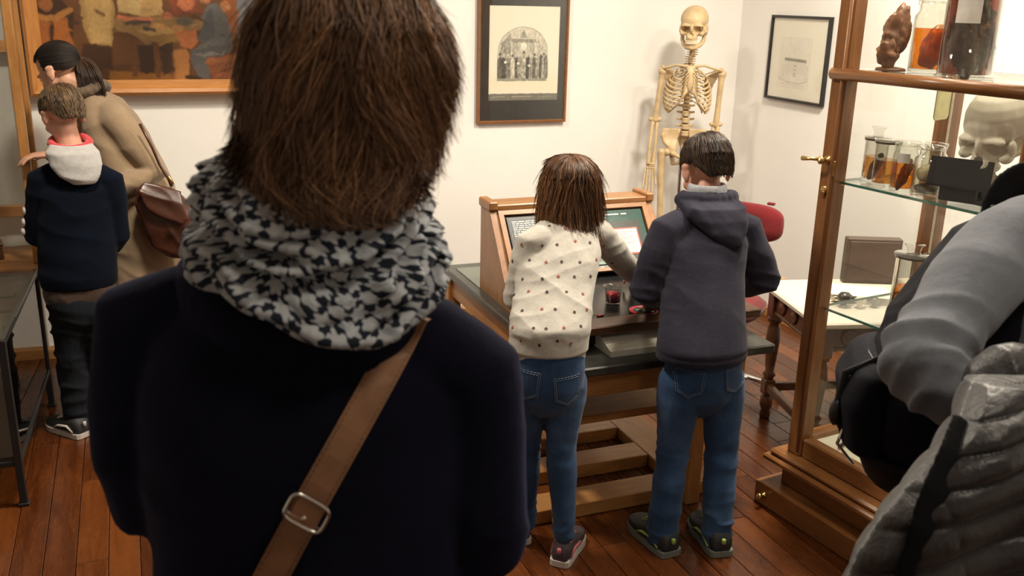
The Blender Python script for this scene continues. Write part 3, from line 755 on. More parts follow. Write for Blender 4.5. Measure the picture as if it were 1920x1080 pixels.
# plinth: floor board, recessed panel, moulded ledge
cb((CDp/2-.02, -CL/2, .042), (CDp+.09, CL+.13, .084), 'plinth_board', WOOD_CAB_Y)
cb((CDp/2, -CL/2, .125), (CDp+.0, CL+.02, .085), 'plinth_panel', WOOD_CAB_Y)
cb((CDp/2-.012, -CL/2, .178), (CDp+.085, CL+.115, .022), 'ledge_moulding', WOOD_CAB_Y, .006)
cb((CDp/2-.008, -CL/2, .200), (CDp+.06, CL+.085, .022), 'ledge_moulding', WOOD_CAB_Y, .008)
kn = MB().lathe([(0, 0), (.010, 0), (.012, .004), (.006, .008), (.006, .016), (.011, .022), (.008, .030), (0, .032)], (-.065, .015, .045), 18, (-1, 0, 0)).build('plinth_knob', BRASS, CB, True)
# posts
for (x, y) in ((PS/2, -PS/2), (CDp-PS/2, -PS/2), (PS/2, -CL+PS/2), (CDp-PS/2, -CL+PS/2)):
    cb((x, y, (CH+.21)/2), (PS, PS, CH-.21), 'corner_post', WOOD_CAB, .006)
    MB().tube([(x-(.5*PS+.001)*(1 if x < .2 else -1), y-.02*(1 if y > -.2 else -1), .23), (x-(.5*PS+.001)*(1 if x < .2 else -1), y-.02*(1 if y > -.2 else -1), CH-.02)], .006, 8).build('post_bead', WOOD_CAB, CB, True)
for z, h in ((.245, .07), (CH-.035, .07)):
    for x in (PS/2, CDp-PS/2): cb((x, -CL/2, z), (.045, CL-2*PS, h), 'door_rail', WOOD_CAB_Y, .006)
    for y in (-PS/2, -CL+PS/2): cb((CDp/2, y, z), (CDp-2*PS, .045, h), 'side_rail', WOOD_CAB_X, .006)
# half-round mullion rail on the door
MB().tube([(-.004, -.01, 1.500), (-.004, -CL+.01, 1.500)], .018, 14).build('door_bead_rail', WOOD_CAB_Y, CB, True)
cb((.02, -CL/2, 1.500), (.036, CL-2*PS+.01, .03), 'door_bead_back', WOOD_CAB_Y)
cb((CDp/2, -CL/2, CH+.004), (CDp-.02, CL-.02, .006), 'added_roof_pane', GLASS, 0)  # unseen glass top, added to let the ceiling light down onto the shelves
for y in (-PS/2+.02, -CL+PS/2-.02): cb((CDp/2, y, CH+.02), (CDp+.08, PS+.04, .05), 'cornice', WOOD_CAB_X, .01)
for x in (PS/2-.02, CDp-PS/2+.02): cb((x, -CL/2, CH+.02), (PS+.04, CL-2*PS, .05), 'cornice', WOOD_CAB_Y, .01)
cb((CDp/2, -CL/2, .235), (CDp-.03, CL-.03, .02), 'case_bottom', WOOD_CAB_Y)
cb((CDp/2, -CL/2, .256), (CDp-.10, CL-.10, .003), 'paper_lining', plain('cream_lining_paper', (.74, .70, .56), .8, 0, .06, 20), 0)
# panes
for x in (.022, CDp-.022):
    for z0, z1 in ((.28, 1.485), (1.515, CH-.07)): cb((x, -CL/2, (z0+z1)/2), (.004, CL-2*PS+.02, z1-z0), 'glass_pane', GLASS, 0)
for y in (-.022, -CL+.022):
    for z0, z1 in ((.28, 1.485), (1.515, CH-.07)): cb((CDp/2, y, (z0+z1)/2), (CDp-2*PS+.02, .004, z1-z0), 'glass_pane', GLASS, 0)
# shelves with green edges
SHELF = glass('shelf_glass', (.95, .975, .965))
for z in (.745, 1.165, 1.505):
    s_ = cb((CDp/2, -CL/2, z), (CDp-.07, CL-.07, .007), 'glass_shelf', SHELF, 0)
    for x in (.036, CDp-.036): cb((x, -CL/2, z), (.003, CL-.07, .0076), 'shelf_edge', GLASS_EDGE, 0, s_)
    for y in (-.036, -CL+.036): cb((CDp/2, y, z), (CDp-.07, .003, .0076), 'shelf_edge', GLASS_EDGE, 0, s_)
    for x in (.05, CDp-.05):
        for y in (-.05, -CL+.05): cb((x, y, z-.007), (.022, .022, .006), 'shelf_peg', BRASS, .001, s_)
cb((CDp-.07, -.07, 1.0), (.006, .006, 1.5), 'shelf_rod', plain('ivory_rod', (.75, .68, .5), .4), .001)
# key and escutcheons on the door stile
hd = MB().lathe([(0, 0), (.014, 0), (.014, .004), (.006, .008), (.005, .02), (.012, .026), (.013, .034), (.008, .04), (0, .041)], (-.0, -.03, 1.235), 18, (-1, 0, 0)).build('door_knob', BRASS, CB, True)
MB().tube([(-.036, -.022, 1.238), (-.05, -.0, 1.236), (-.05, .03, 1.234)], [.006, .005, .008], 10).build('key_bow', BRASS, hd, True)
for z in (1.14,): MB().lathe([(0, 0), (.012, 0), (.014, .003), (.008, .006), (0, .006)], (0, -.03, z), 16, (-1, 0, 0)).build('escutcheon', BRASS, CB, True); MB().box((-.005, -.03, z-.014), (.006, .012, .018), .002).build('escutcheon', BRASS, CB)
cb((.0, -.055, 1.21), (.006, .012, .05), 'hinge_plate', BRASS, .002)
MC = Matrix.Translation(CB.location) @ Matrix.Rotation(CB.rotation_euler.z, 4, 'Z')
MCi = MC.inverted()
def incab(x, y, z):      # world point -> keep inside the case footprint
    p = MCi @ Vector((x, y, z)); p.x = min(max(p.x, .09), CDp-.09); p.y = max(min(p.y, -.085), -CL+.085); return MC @ p

# --- specimen jars
JG = glass('jar_glass', (.965, .97, .945), 2.0, .03)
def liquid(name, tint): return glass(name, tint, 1.0, .05)
ORANGE = liquid('amber_fluid', (.88, .48, .10)); AMB2 = liquid('pale_amber_fluid', (.86, .56, .24)); CLEARL = liquid('clear_fluid', (.9, .88, .78)); REDL = liquid('red_brown_fluid', (.55, .16, .05))
FLESH = plain('brown_tissue', (.20, .085, .035), .5, 0, .5, 60, .6); PALEF = plain('pale_tissue', (.55, .46, .30), .55, 0, .3, 60, .5); DARKF = plain('dark_tissue', (.07, .035, .018), .5, 0, .6, 60, .6)
LABELP = plain('white_jar_label', (.72, .70, .66), .6)
def lump(name, c, r, mat, par, seed, R=None, amp=.3, freq=38, n=28, m=20):
    b = MB().ell((0, 0, 0), r, None, n, m); co = np.array([tuple(v) for v in b.v]); d = 1+amp*fbm(co*freq+seed*9.1, 3)*.6
    co = co*d[:, None]; b.v = [Vector(p) for p in co]
    if R is not None: b.v = [R @ p for p in b.v]
    b.v = [p+Vector(c) for p in b.v]; return b.build(name, mat, par, True)
def jar(label, pos, r, h, liq, fill, spec, lid='flat', neck=.75, group=None):
    j = thing('specimen_jar', label, 'jar', pos, 0, group)
    if lid == 'neck':
        pr = [(0, 0), (r*.96, 0), (r, .004), (r, h*.74), (r*.97, h*.79), (r*neck, h*.85), (r*neck, h*.93), (r*neck*1.10, h*.95), (r*neck*1.10, h), (r*neck*.95, h), (r*neck*.92, h*.86), (r*.94, h*.78), (r*.95, .008), (0, .008)]
        MB().lathe(pr, n=36).build('jar_wall', JG, j, True)
        MB().lathe([(0, h*.96), (r*neck*.9, h*.96), (r*neck*.9, h), (r*neck*1.15, h+.001), (r*neck*1.15, h+.008), (0, h+.012)], n=32).build('lid', JG, j, True)
    else:
        MB().lathe([(0, 0), (r*1.08, 0), (r*1.1, .004), (r, .008), (r, h-.01), (r*1.08, h-.006), (r*1.08, h), (r*.95, h), (r*.95, .01), (0, .01)], n=36).build('jar_wall', JG, j, True)
        MB().lathe([(0, h), (r*1.12, h), (r*1.14, h+.003), (r*1.12, h+.006), (0, h+.006)], n=32).build('lid', JG, j, True)
        if lid == 'knob': MB().lathe([(0, h+.006), (r*.45, h+.006), (r*.38, h+.012), (r*.42, h+.026), (r*.62, h+.036), (r*.60, h+.038), (0, h+.038)], n=28).build('lid_knob', JG, j, True)
        MB().lathe([(r*1.0, h-.004), (r*1.09, h-.004), (r*1.09, h+.001), (r*1.0, h+.001)], n=32).build('rim_seal', plain('dark_seal', (.06, .04, .03), .4), j, True)
    if liq: MB().lathe([(0, .011), (r*.94, .011), (r*.94, h*fill), (0, h*fill)], n=36).build('fluid', liq, j)
    if spec: spec(j, r, h)
    return j
def tilt(a): return Matrix.Rotation(a, 3, 'Y')
ZS2, ZS3, ZS1 = 1.1705, 1.511, .7505
def sl(j, r, h): lump('specimen', (r*.1, 0, h*.33), (r*.42, r*.5, h*.34), FLESH, j, 1, tilt(.5), .25, 60)
def sl2(j, r, h): lump('specimen', (r*.1, 0, h*.35), (r*.36, r*.5, h*.36), FLESH, j, 4, tilt(.45), .25, 60)
def sl3(j, r, h):
    lump('specimen', (0, 0, h*.46), (r*.78, r*.78, h*.18), PALEF, j, 6, None, .3, 70); lump('specimen_base', (0, 0, h*.16), (r*.82, r*.82, h*.10), DARKF, j, 7, None, .2, 50)
def lab(j, r, h, z0=.6, z1=.82, a0=-2.6, a1=-1.5, rr=1.006):
    v = []; n = 12
    for k in range(n+1):
        a = a0+(a1-a0)*k/n
        for z in (z0, z1): v.append((r*rr*math.cos(a), r*rr*math.sin(a), h*z))
    newmesh('jar_label', v, [[2*k, 2*k+2, 2*k+3, 2*k+1] for k in range(n)], LABELP, j, True)
jar('tall amber jar with knobbed glass lid, farthest left on the middle shelf', incab(2.185, 2.36, ZS2), .036, .132, AMB2, .58, sl, 'knob')
jar('straight amber jar with dark rimmed flat lid in front of the knobbed one', incab(2.150, 2.275, ZS2), .036, .135, AMB2, .60, None, 'flat')
def c3(j, r, h): sl2(j, r, h); lab(j, r, h, .62, .82, -3.0, -2.0)
jar('amber jar with white label and slanting brown specimen on the middle shelf', incab(2.143, 2.196, ZS2), .036, .140, ORANGE, .62, c3, 'neck', .9)
jar('wide necked jar holding a pale specimen beside the black card', incab(2.148, 2.112, ZS2), .042, .140, CLEARL, .62, sl3, 'neck', .72)
jar('empty necked glass jar behind the pale specimen jar', incab(2.235, 2.17, ZS2), .036, .136, ORANGE, .35, None, 'neck', .8)
jar('low amber dish jar at the foot of the big skull', incab(2.36, 2.10, ZS2), .036, .05, ORANGE, .6, None, 'flat')
# top shelf
def big(j, r, h): lump('specimen', (r*.15, 0, h*.36), (r*.62, r*.6, h*.34), plain('orange_tissue', (.62, .22, .04), .4, 0, .35, 40, .3), j, 9, tilt(.45), .22, 45)
jar('large jar of orange fluid with a conical specimen on the top shelf', incab(2.30, 2.31, ZS3), .062, .21, ORANGE, .62, big, 'neck', .82)
br = thing('dried_specimen', 'knobbly brown dried specimen leaning at the left of the top shelf', 'specimen', incab(2.20, 2.37, ZS3))
lump('tissue_body', (0, 0, .105), (.036, .04, .10), FLESH, br, 3, tilt(.22), .35, 50, 40, 30); lump('tissue_lobe', (-.022, -.005, .055), (.03, .032, .05), FLESH, br, 5, None, .35, 55); MB().lathe([(0, 0), (.045, 0), (.043, .008), (.02, .012), (0, .014)], n=24).build('foot_plate', FLESH, br, True)
def dk(j, r, h):
    lump('specimen', (.01, 0, h*.42), (r*.78, r*.78, h*.40), DARKF, j, 11, None, .4, 60, 40, 30); lump('specimen_fringe', (-.012, -.012, h*.5), (r*.6, r*.7, h*.34), plain('ochre_tissue', (.22, .13, .05), .6, 0, .6, 80, .6), j, 12, None, .5, 70, 36, 26); lab(j, r, h, .58, .84, -3.0, -2.1)
jar('tall dark specimen jar with white label at the right of the top shelf', incab(2.245, 2.12, ZS3), .074, .26, REDL, .9, dk, 'flat')
def rd(j, r, h): lump('specimen', (0, 0, h*.35), (r*.5, r*.5, h*.3), DARKF, j, 15, None, .3, 60)
jar('narrow red brown jar between the orange and the dark jar', incab(2.37, 2.22, ZS3), .04, .24, REDL, .8, rd, 'flat')
# lower shelf
def tj(j, r, h): MB().tube([(0, 0, h*.3), (.002, 0, h*.95)], .003, 8).build('glass_rod', plain('white_rod', (.7, .68, .62), .3), j, True)
jar('slender jar half full of amber fluid on the lowest glass shelf', incab(2.215, 2.175, ZS1), .05, .215, ORANGE, .52, tj, 'knob')
# tag, card, tool
tg = thing('paper_tag', 'yellowish rounded paper tag hanging behind the specimen jars', 'tag', incab(2.40, 2.33, 1.36), math.radians(20))
MB().prism([(-.05, 0, .01), (-.04, 0, 0), (.04, 0, 0), (.05, 0, .01), (.05, 0, .12), (-.05, 0, .12)], (0, .003, 0)).build('tag_sheet', plain('yellowish_paper', (.66, .60, .30), .7), tg)
MB().tube([(0, .0015, .12), (0, .0015, .142)], .0015, 6).build('tag_string', PAPER, tg)
tl_ = thing('steel_tool', 'dark slender tool lying on the cream lining of the cabinet floor', 'tool', incab(2.20, 2.33, .2585), .5)
MB().tube([(-.07, 0, .008), (.03, 0, .012), (.09, .01, .010)], [.005, .008, .004], 10).build('tool_shaft', BLACKM, tl_, True); MB().ell((.09, .01, .012), (.02, .014, .012)).build('tool_head', BLACKM, tl_, True)
cl_ = thing('glass_dish', 'small round glass dish on the cream lining of the cabinet floor', 'dish', incab(2.24, 2.16, .2585))
MB().lathe([(0, 0), (.05, 0), (.06, .02), (.063, .03), (.058, .03), (.05, .006), (0, .005)], n=30).build('dish_wall', JG, cl_, True); lump('dish_content', (0, 0, .016), (.036, .036, .01), DARKF, cl_, 3)

# ------------------------------------------------------------------ skulls and skeleton
BONE = plain('warm_ivory_bone', (.53, .395, .22), .5, 0, .16, 22, .15); BONE2 = plain('pale_bone', (.80, .74, .60), .5, 0, .06, 9, .1); TEETH = plain('ivory_teeth', (.72, .62, .44), .35)
def skull(parent, place, s, mat, big=1.0, vox=.0032):
    """x right, y towards the face, z up; 'big' swells the braincase"""
    Rm = place.to_3x3()
    def T(p): return place @ (Vector(p)*s)
    b = MB(); A = b.ell
    A((0, -.018*big, .03+.02*(big-1)), (.071*big, .090*big, .068*big)); A((0, .030, .022*big), (.058*big, .044, .050*big)); A((0, -.04, -.015), (.055, .055, .036))
    for x in (-1, 1):
        A((x*.028, .064, .003), (.027, .013, .010)); A((x*.048, .050, -.036), (.014, .018, .013)); A((x*.058, .045, -.014), (.008, .012, .018))
        b.capsule([(x*.052, .045, -.035), (x*.067, .012, -.028), (x*.066, -.02, -.022)], .0065, 8)
        A((x*.058, -.025, -.035), (.011, .014, .018)); A((x*.05, -.012, -.012), (.022, .04, .03))
    A((0, .028, -.024), (.050, .040, .034)); A((0, .056, -.052), (.030, .028, .026)); A((0, .074, -.012), (.008, .012, .020)); A((0, .05, -.065), (.031, .030, .012))
    def carve(co, no):
        co = np.array(co)
        for c, r, d in (((.030, .078, -.018), .0205, .024), ((-.030, .078, -.018), .0205, .024), ((0, .082, -.044), .0125, .014), ((.068, .022, -.010), .016, .010), ((-.068, .022, -.010), .016, .010)):
            dx = co-np.array(c); q = np.sqrt((dx[:, 0]*1.0)**2+(dx[:, 2]*1.06)**2); m = (np.abs(dx[:, 1]) < .032)*np.clip(1-(q/r)**4, 0, 1)
            if abs(c[0]) > .05:
                q = np.sqrt(dx[:, 1]**2+dx[:, 2]**2); m = (np.abs(dx[:, 0]) < .03)*np.clip(1-(q/r)**2, 0, 1); co[:, 0] -= np.sign(c[0])*m*d
            else: co[:, 1] -= m*d
        return (np.array(Rm) @ (co*s).T).T + np.array(place.translation)
    sk = blob('skull', b, vox, mat, parent, 2, .4, carve)
    m = MB()
    for x in (-1, 1): m.capsule([(x*.056, -.006, -.040), (x*.054, -.004, -.072), (x*.044, .018, -.092), (x*.022, .056, -.104), (0, .066, -.106)], [.010, .011, .011, .012, .012], 10)
    m.capsule([(-.022, .060, -.092), (0, .070, -.092), (.022, .060, -.092)], .009, 8)
    blob('mandible', m, vox, mat, parent, 2, .4, lambda co, no: (np.array(Rm) @ (co*s).T).T + np.array(place.translation))
    t = MB()
    for row, z in ((0, -.073), (1, -.083)):
        for k in range(-6, 7):
            a = k*.21; p = Vector((.029*math.sin(a), .053+.028*math.cos(a)-.0, z)); t.box(p, (.0055, .006, .009), .0012, Matrix.Rotation(-a, 3, 'Z'))
    t.v = [T(p) for p in t.v]; t.build('teeth', TEETH, parent)
    return sk
# big skull on its dark stand in the cabinet
bs = thing('large_skull', 'oversized pale skull in profile on a dark stand in the cabinet', 'skull', incab(2.235, 2.02, ZS2))
pl_ = Matrix.Translation((.04, -.03, .200)) @ Matrix.Rotation(math.radians(100), 4, 'Z') @ Matrix.Rotation(math.radians(-16), 4, 'X')
skull(bs, pl_, 1.28, BONE2, 1.06, .0030)
bst = thing('skull_stand', 'dark stepped block carrying the oversized skull', 'stand', incab(2.255, 2.00, ZS2))
MB().box((0, 0, .006), (.12, .12, .012), .002).build('stand_foot', BLACKM, bst); MB().box((0, 0, .045), (.05, .05, .07), .003).build('stand_column', BLACKM, bst)
bc = thing('caption_card', 'black caption card propped in front of the oversized skull', 'card', incab(2.135, 2.005, ZS2), math.radians(-62))
MB().box((0, 0, .082), (.17, .004, .085), .001, Matrix.Rotation(-.12, 3, 'X')).build('card_sheet', plain('black_card', (.008, .007, .007), .75, spec=.2), bc); MB().box((0, .016, .024), (.10, .03, .048), .002).build('card_foot', BLACKM, bc)

# --- skeleton (local: x to the viewer's right, y towards the viewer, z up)
SKX, SKY = 2.772, 4.43
sk = thing('anatomical_skeleton', 'full ivory human skeleton on a stand against the white wall', 'skeleton', (SKX, SKY, 0), PI+math.radians(-26))
K = .00281
def S(px, py, y=0.0): return Vector((-(px-1293)*K, y, 1.663-(py-18)*K))     # root is turned to face the room
def bone(name, pts, rad, par=None, n=10): return MB().capsule(pts, rad, n).build(name, BONE, par or sk, True)
skp = Matrix.Translation(S(1294, 46, .02)) @ Matrix.Rotation(math.radians(-14), 4, 'Z') @ Matrix.Rotation(math.radians(-3), 4, 'X')
skull(sk, skp, 1.02, BONE)
MB().tube([S(1296, 20, .0), S(1296, 10, 0)], .004, 8).build('hanging_hook', CHROME, sk, True)
# spine
vb = MB(); vb.lathe([(0, -.010), (.019, -.010), (.0165, -.004), (.0165, .004), (.019, .010), (0, .010)], n=16); vb.capsule([(0, -.012, .0), (0, -.045, -.014)], [.006, .004], 8)
for x in (-1, 1): vb.capsule([(x*.012, -.014, .002), (x*.036, -.022, .004)], [.006, .004], 8)
v0 = vb.build('vertebra', BONE, sk, True); spine = []
zs = list(np.linspace(S(0, 92).z, S(0, 117).z, 7)) + list(np.linspace(S(0, 121).z, S(0, 188).z, 12)) + list(np.linspace(S(0, 196).z, S(0, 246).z, 5))
for i, z in enumerate(zs):
    o = v0 if i == 0 else link('vertebra', v0.data, None, sk)
    s_ = .72 if i < 7 else (.85 if i < 19 else 1.25); t = i/23; y = -.035-.03*math.sin(PI*min(1, max(0, (i-5)/13))) + (.03 if i > 17 else 0)*min(1, (i-17)/4 if i > 17 else 0)
    xo = .0065*(-2.2 if i < 3 else -.8 if i < 7 else 0); o.location = (xo, y, z); o.scale = (s_, s_, .62 if i < 7 else (.72 if i < 19 else 1.35))
blob('disc_column', MB().capsule([(-.008, -.036, zs[0]), (-.003, -.04, zs[6]), (0, -.062, zs[12]), (0, -.035, zs[18]), (0, -.015, zs[23])], [.010, .011, .013, .015, .017], 10), .004, plain('brown_disc', (.30, .16, .07), .6), sk, 1)
# ribs
WID = [.055, .082, .100, .111, .118, .122, .125, .126, .124, .118, .10, .085]
for i in range(12):
    zb = zs[7+i]+.012; drop = .052+.006*i; end = [150, 158, 162, 164, 165, 164, 160, 152, 142, 128, 105, 85][i]; dd = .07+.03*math.sin(PI*min(1, i/10))
    for x in (-1, 1):
        pts = []
        for a in np.linspace(8, end, 16):
            t = math.radians(a); pts.append(Vector((x*WID[i]*math.sin(t)**.85, -.045-(dd)*math.cos(t)*1.0+.03, zb-drop*(1-math.cos(t))/2 - .012*math.sin(t))))
        MB().tube(pts, [.0052]+[.0062]*14+[.0058], 8, .62).build('rib', BONE, sk, True)
        if i < 10:
            zt = S(0, 122+min(i, 6)*6).z; e = Vector((x*.012, .098, zt-(.004*(i-6) if i > 6 else 0))); m_ = (pts[-1]+e)/2 + Vector((x*.004, .008, -.006*(i > 4)*(i-3)*.5))
            MB().tube([pts[-1], m_, e], [.0058, .0055, .005], 8, .7).build('costal_cartilage', BONE, sk, True)
stn = MB(); stn.loft([(S(1292, 117, .085), (.010, 0, 0), (0, .004, 0)), (S(1292, 120, .088), (.024, 0, 0), (0, .006, 0)), (S(1292, 128, .096), (.018, 0, 0), (0, .006, 0)), (S(1292, 132, .098), (.012, 0, 0), (0, .006, 0)), (S(1292, 152, .104), (.017, 0, 0), (0, .006, 0)), (S(1292, 158, .104), (.010, 0, 0), (0, .005, 0)), (S(1292, 167, .10), (.004, 0, 0), (0, .003, 0))], 14); stn.build('sternum', BONE, sk, True)
def hand_bones(par, w, tip, side, y):
    """skeletal hand hanging from wrist w down to tip"""
    d = (tip-w); L = d.length; d.normalize(); sx = Vector((side, 0, 0)); MBc = MB()
    for k in range(4):
        for q in range(2): MBc.ell(w + d*(.008+.012*q) + sx*(-.018+.012*k)*(.9), (.0075, .007, .0075), None, 8, 6)
    MBc.build('carpals', BONE, par, True)
    for k, (off, ln) in enumerate(((-.026, .72), (-.013, .95), (.0, 1.0), (.013, .94), (.026, .78))):
        fan = sx*off*1.3; segs = (.0, .40, .66, .84, 1.0) if k else (.0, .42, .70, .92)
        a = w + d*.028 + fan*.75; tot = L*ln-.028
        dv = (d + sx*off*(5 if k == 0 else 3.5) + Vector((0, .05*(k > 0), 0))).normalized()
        for s0, s1 in zip(segs[:-1], segs[1:]):
            p, q = a+dv*tot*s0+Vector((0, .02*s0*s0, 0)), a+dv*tot*(s1-.02)+Vector((0, .02*s1*s1, 0)); bone('finger_bone', [p, (p+q)/2, q], [.0055, .0038, .005], par, 8)
for side, sh, el_, wr, tip in ((1, S(1243, 131, .0), S(1235, 222, -.01), S(1231, 303, .03), S(1230, 361, .05)), (-1, S(1354, 133, .0), S(1351, 228, -.01), S(1346, 308, .03), S(1348, 365, .05))):
    # side=+1: viewer's left
    bone('clavicle', [S(1292, 119, .085)+Vector((side*.014, 0, 0)), S(1292-side*25, 117, .07), sh+Vector((-side*.006, .02, .018))], [.008, .006, .008])
    sp = MB(); sp.loft([(sh+Vector((-side*.02, -.025, .01)), (.012, 0, 0), (0, .006, 0)), (sh+Vector((-side*.045, -.06, -.02)), (.040, .012, 0), (0, .004, 0)), (sh+Vector((-side*.055, -.075, -.06)), (.032, .012, 0), (0, .004, 0)), (sh+Vector((-side*.058, -.08, -.125)), (.008, .003, 0), (0, .003, 0))], 14); sp.capsule([sh+Vector((-side*.08, -.085, -.012)), sh+Vector((-side*.03, -.05, .012)), sh+Vector((0, -.005, .024))], [.004, .006, .010], 8)
    blob('scapula', sp, .004, BONE, sk, 1)
    hb = MB(); d = (el_-sh).normalized(); hb.ell(sh, (.024, .024, .022)); hb.capsule([sh, sh.lerp(el_, .15), sh.lerp(el_, .5), sh.lerp(el_, .85), el_], [.021, .0165, .0145, .016, .019], 12); hb.capsule([el_-Vector((.024, 0, -.002)), el_+Vector((.024, 0, .002))], .0125, 10); blob('humerus', hb, .004, BONE, sk, 2)
    for q, nm in ((1, 'radius'), (-1, 'ulna')):
        o = Vector((q*.013*side, .006*q, 0)); bone(nm, [el_+o*.8-Vector((0, 0, .016)), el_.lerp(wr, .2)+o, el_.lerp(wr, .55)+o*1.25, wr+o*.95], [.0125, .0095, .0085, .012])
    hg = bone('wrist_bone', [wr-Vector((.016, 0, .006)), wr-Vector((-.016, 0, .006))], .009); hand_bones(hg, wr-Vector((0, 0, .008)), tip, side, 0)
# pelvis
pv = MB(); zt = S(0, 240).z
for x in (-1, 1):
    pv.loft([(Vector((x*.066, -.01, zt+.006)), (.052, 0, 0), (0, .024, 0)), (Vector((x*.078, .0, zt-.02)), (.056, 0, -.01), (0, .020, 0)), (Vector((x*.076, .005, zt-.06)), (.040, 0, -.01), (0, .018, 0)), (Vector((x*.062, .01, zt-.10)), (.026, 0, 0), (0, .024, 0)), (Vector((x*.066, .01, zt-.125)), (.026, 0, 0), (0, .026, 0))], 18)
    pv.capsule([Vector((x*.06, .02, zt-.125)), Vector((x*.03, .055, zt-.135)), Vector((x*.006, .062, zt-.14))], [.014, .011, .012], 10)
    pv.capsule([Vector((x*.06, -.01, zt-.13)), Vector((x*.052, -.005, zt-.185)), Vector((x*.03, .035, zt-.175)), Vector((x*.008, .058, zt-.145))], [.016, .014, .009, .010], 10)
def hollow(co, no):
    co = np.array(co)
    for x in (-1, 1):
        q = np.sqrt(((co[:, 0]-x*.072)/.045)**2+((co[:, 2]-(zt-.03))/.05)**2); m = np.clip(1-q*q, 0, 1)*(no[:, 1] > 0); co[:, 1] -= m*.016
    return co
blob('pelvis', pv, .0045, BONE, sk, 2, .5, hollow)
sc_ = MB(); sc_.loft([((0, -.018, zt-.002), (.048, 0, 0), (0, .022, 0)), ((0, -.03, zt-.04), (.038, 0, 0), (0, .018, 0)), ((0, -.045, zt-.08), (.024, 0, 0), (0, .014, 0)), ((0, -.04, zt-.115), (.008, 0, 0), (0, .008, 0))], 16); blob('sacrum', sc_, .0045, BONE, sk, 2)
for x in (-1, 1):
    hip = Vector((x*.074, .012, zt-.118)); kn = Vector((x*.098, .02, .44)); ank = Vector((x*.095, -.0, .065)); tro = Vector((x*.118, .005, zt-.135))
    fb = MB(); fb.ell(hip+Vector((x*.012, 0, 0)), (.022, .022, .022)); fb.capsule([hip+Vector((x*.01, 0, 0)), tro], [.014, .017], 10); fb.capsule([tro+Vector((0, 0, .012)), tro.lerp(kn, .15), tro.lerp(kn, .5), tro.lerp(kn, .85), kn], [.023, .020, .0175, .019, .024], 12); fb.capsule([kn+Vector((-.02, 0, 0)), kn+Vector((.02, 0, 0))], .02, 10); blob('femur', fb, .005, BONE, sk, 2)
    bone('patella', [kn+Vector((0, .03, .012)), kn+Vector((0, .032, -.002))], .014); bone('tibia', [kn-Vector((0, 0, .045)), kn.lerp(ank, .2), kn.lerp(ank, .6), ank], [.022, .014, .011, .016]); bone('fibula', [kn+Vector((x*.026, -.012, -.05)), kn.lerp(ank, .5)+Vector((x*.026, -.008, 0)), ank+Vector((x*.02, -.004, -.01))], [.009, .006, .009])
    ft = MB(); ft.capsule([ank-Vector((0, .02, .04)), ank+Vector((0, .03, -.028)), ank+Vector((0, .07, -.045))], [.018, .018, .012], 10)
    for k in range(5): ft.capsule([ank+Vector(((k-2)*.009, .06, -.046)), ank+Vector(((k-2)*.016, .12, -.056)), ank+Vector(((k-2)*.018, .155-.008*abs(k-1), -.058))], [.007, .006, .005], 8)
    blob('foot_bones', ft, .004, BONE, sk, 1)
stz = MB(); stz.tube([(0, -.085, .03), (0, -.085, 1.0), (0, -.05, zt-.05)], .010, 12); stz.build('stand_pole', CHROME, sk, True)
for k in range(4):
    a = PI/4+PI/2*k; MB().bar((0, -.085, .03), (.22*math.cos(a), -.085+.22*math.sin(a), .03), .03, .02, .003).build('stand_foot', BLACKM, sk); MB().lathe([(0, -.008), (.018, -.008), (.02, 0), (.018, .008), (0, .008)], (.22*math.cos(a), -.085+.22*math.sin(a), .0205), 14, (math.sin(a), -math.cos(a), 0)).build('stand_caster', BLKP, sk, True)

# ------------------------------------------------------------------ left side: wooden showcase with drawers, iron and glass case in front
CREAM = plain('greige_painted_wood', (.34, .29, .22), .5, 0, .1)
wc = thing('drawer_cabinet', 'cream drawer cabinet with wooden top and glazed oak upper case at left', 'cabinet', (-.40, YB-.02, 0))
# local: x negative to the left, y negative to the camera
WL, WD_, WH = 1.1, .42, .565
MB().box((-WL/2, -WD_/2, WH-.014), (WL, WD_, .028), .004).build('wooden_top', WOOD_OAK_X, wc)
MB().box((-WL/2-.02, -WD_/2+.02, (WH-.028)/2+.03), (WL-.06, WD_-.06, WH-.09), .003).build('carcass', CREAM, wc)
MB().box((-WL/2-.02, -WD_/2+.02, .03), (WL-.10, WD_-.10, .06)).build('plinth', CREAM, wc)
for ci, cx in enumerate((-.27, -.76)):
    for z in (.16, .30, .44):
        d_ = MB().box((cx, -WD_+.044, z), (.44, .016, .125), .003).build('drawer', CREAM, wc)
        for k in (-.12, .12): MB().tube([(cx+k-.03, -WD_+.036, z+.008), (cx+k-.03, -WD_+.02, z), (cx+k+.03, -WD_+.02, z), (cx+k+.03, -WD_+.036, z+.008)], .005, 8).build('handle', BLACKM, d_, True)
for x in (-.02, -WL+.02):
    for y in (-.04, -WD_+.09): MB().box((x, y, (WH+2.1)/2), (.036, .036, 2.1-WH), .003).build('case_post', WOOD_OAK, wc)
for z in (.735, 1.45, 2.08):
    MB().box((-WL/2, -.04, z), (WL-.08, .03, .05), .003).build('case_rail', WOOD_OAK_X, wc)
    if z > 2: MB().box((-WL/2, -WD_+.09, z), (WL-.08, .03, .05), .003).build('case_rail', WOOD_OAK_X, wc)
MB().box((-WL/2, -.035, 1.3), (WL-.08, .004, 1.5)).build('glass_pane', glass('faint_grey_pane_glass', (.95, .95, .94)), wc)
MB().box((-WL/2, -WD_+.09, 1.32), (WL-.08, .004, 1.5)).build('glass_pane', GLASS, wc)
MB().box((-.02, -WD_/2+.02, 1.32), (.004, WD_-.18, 1.5)).build('glass_pane', GLASS, wc)
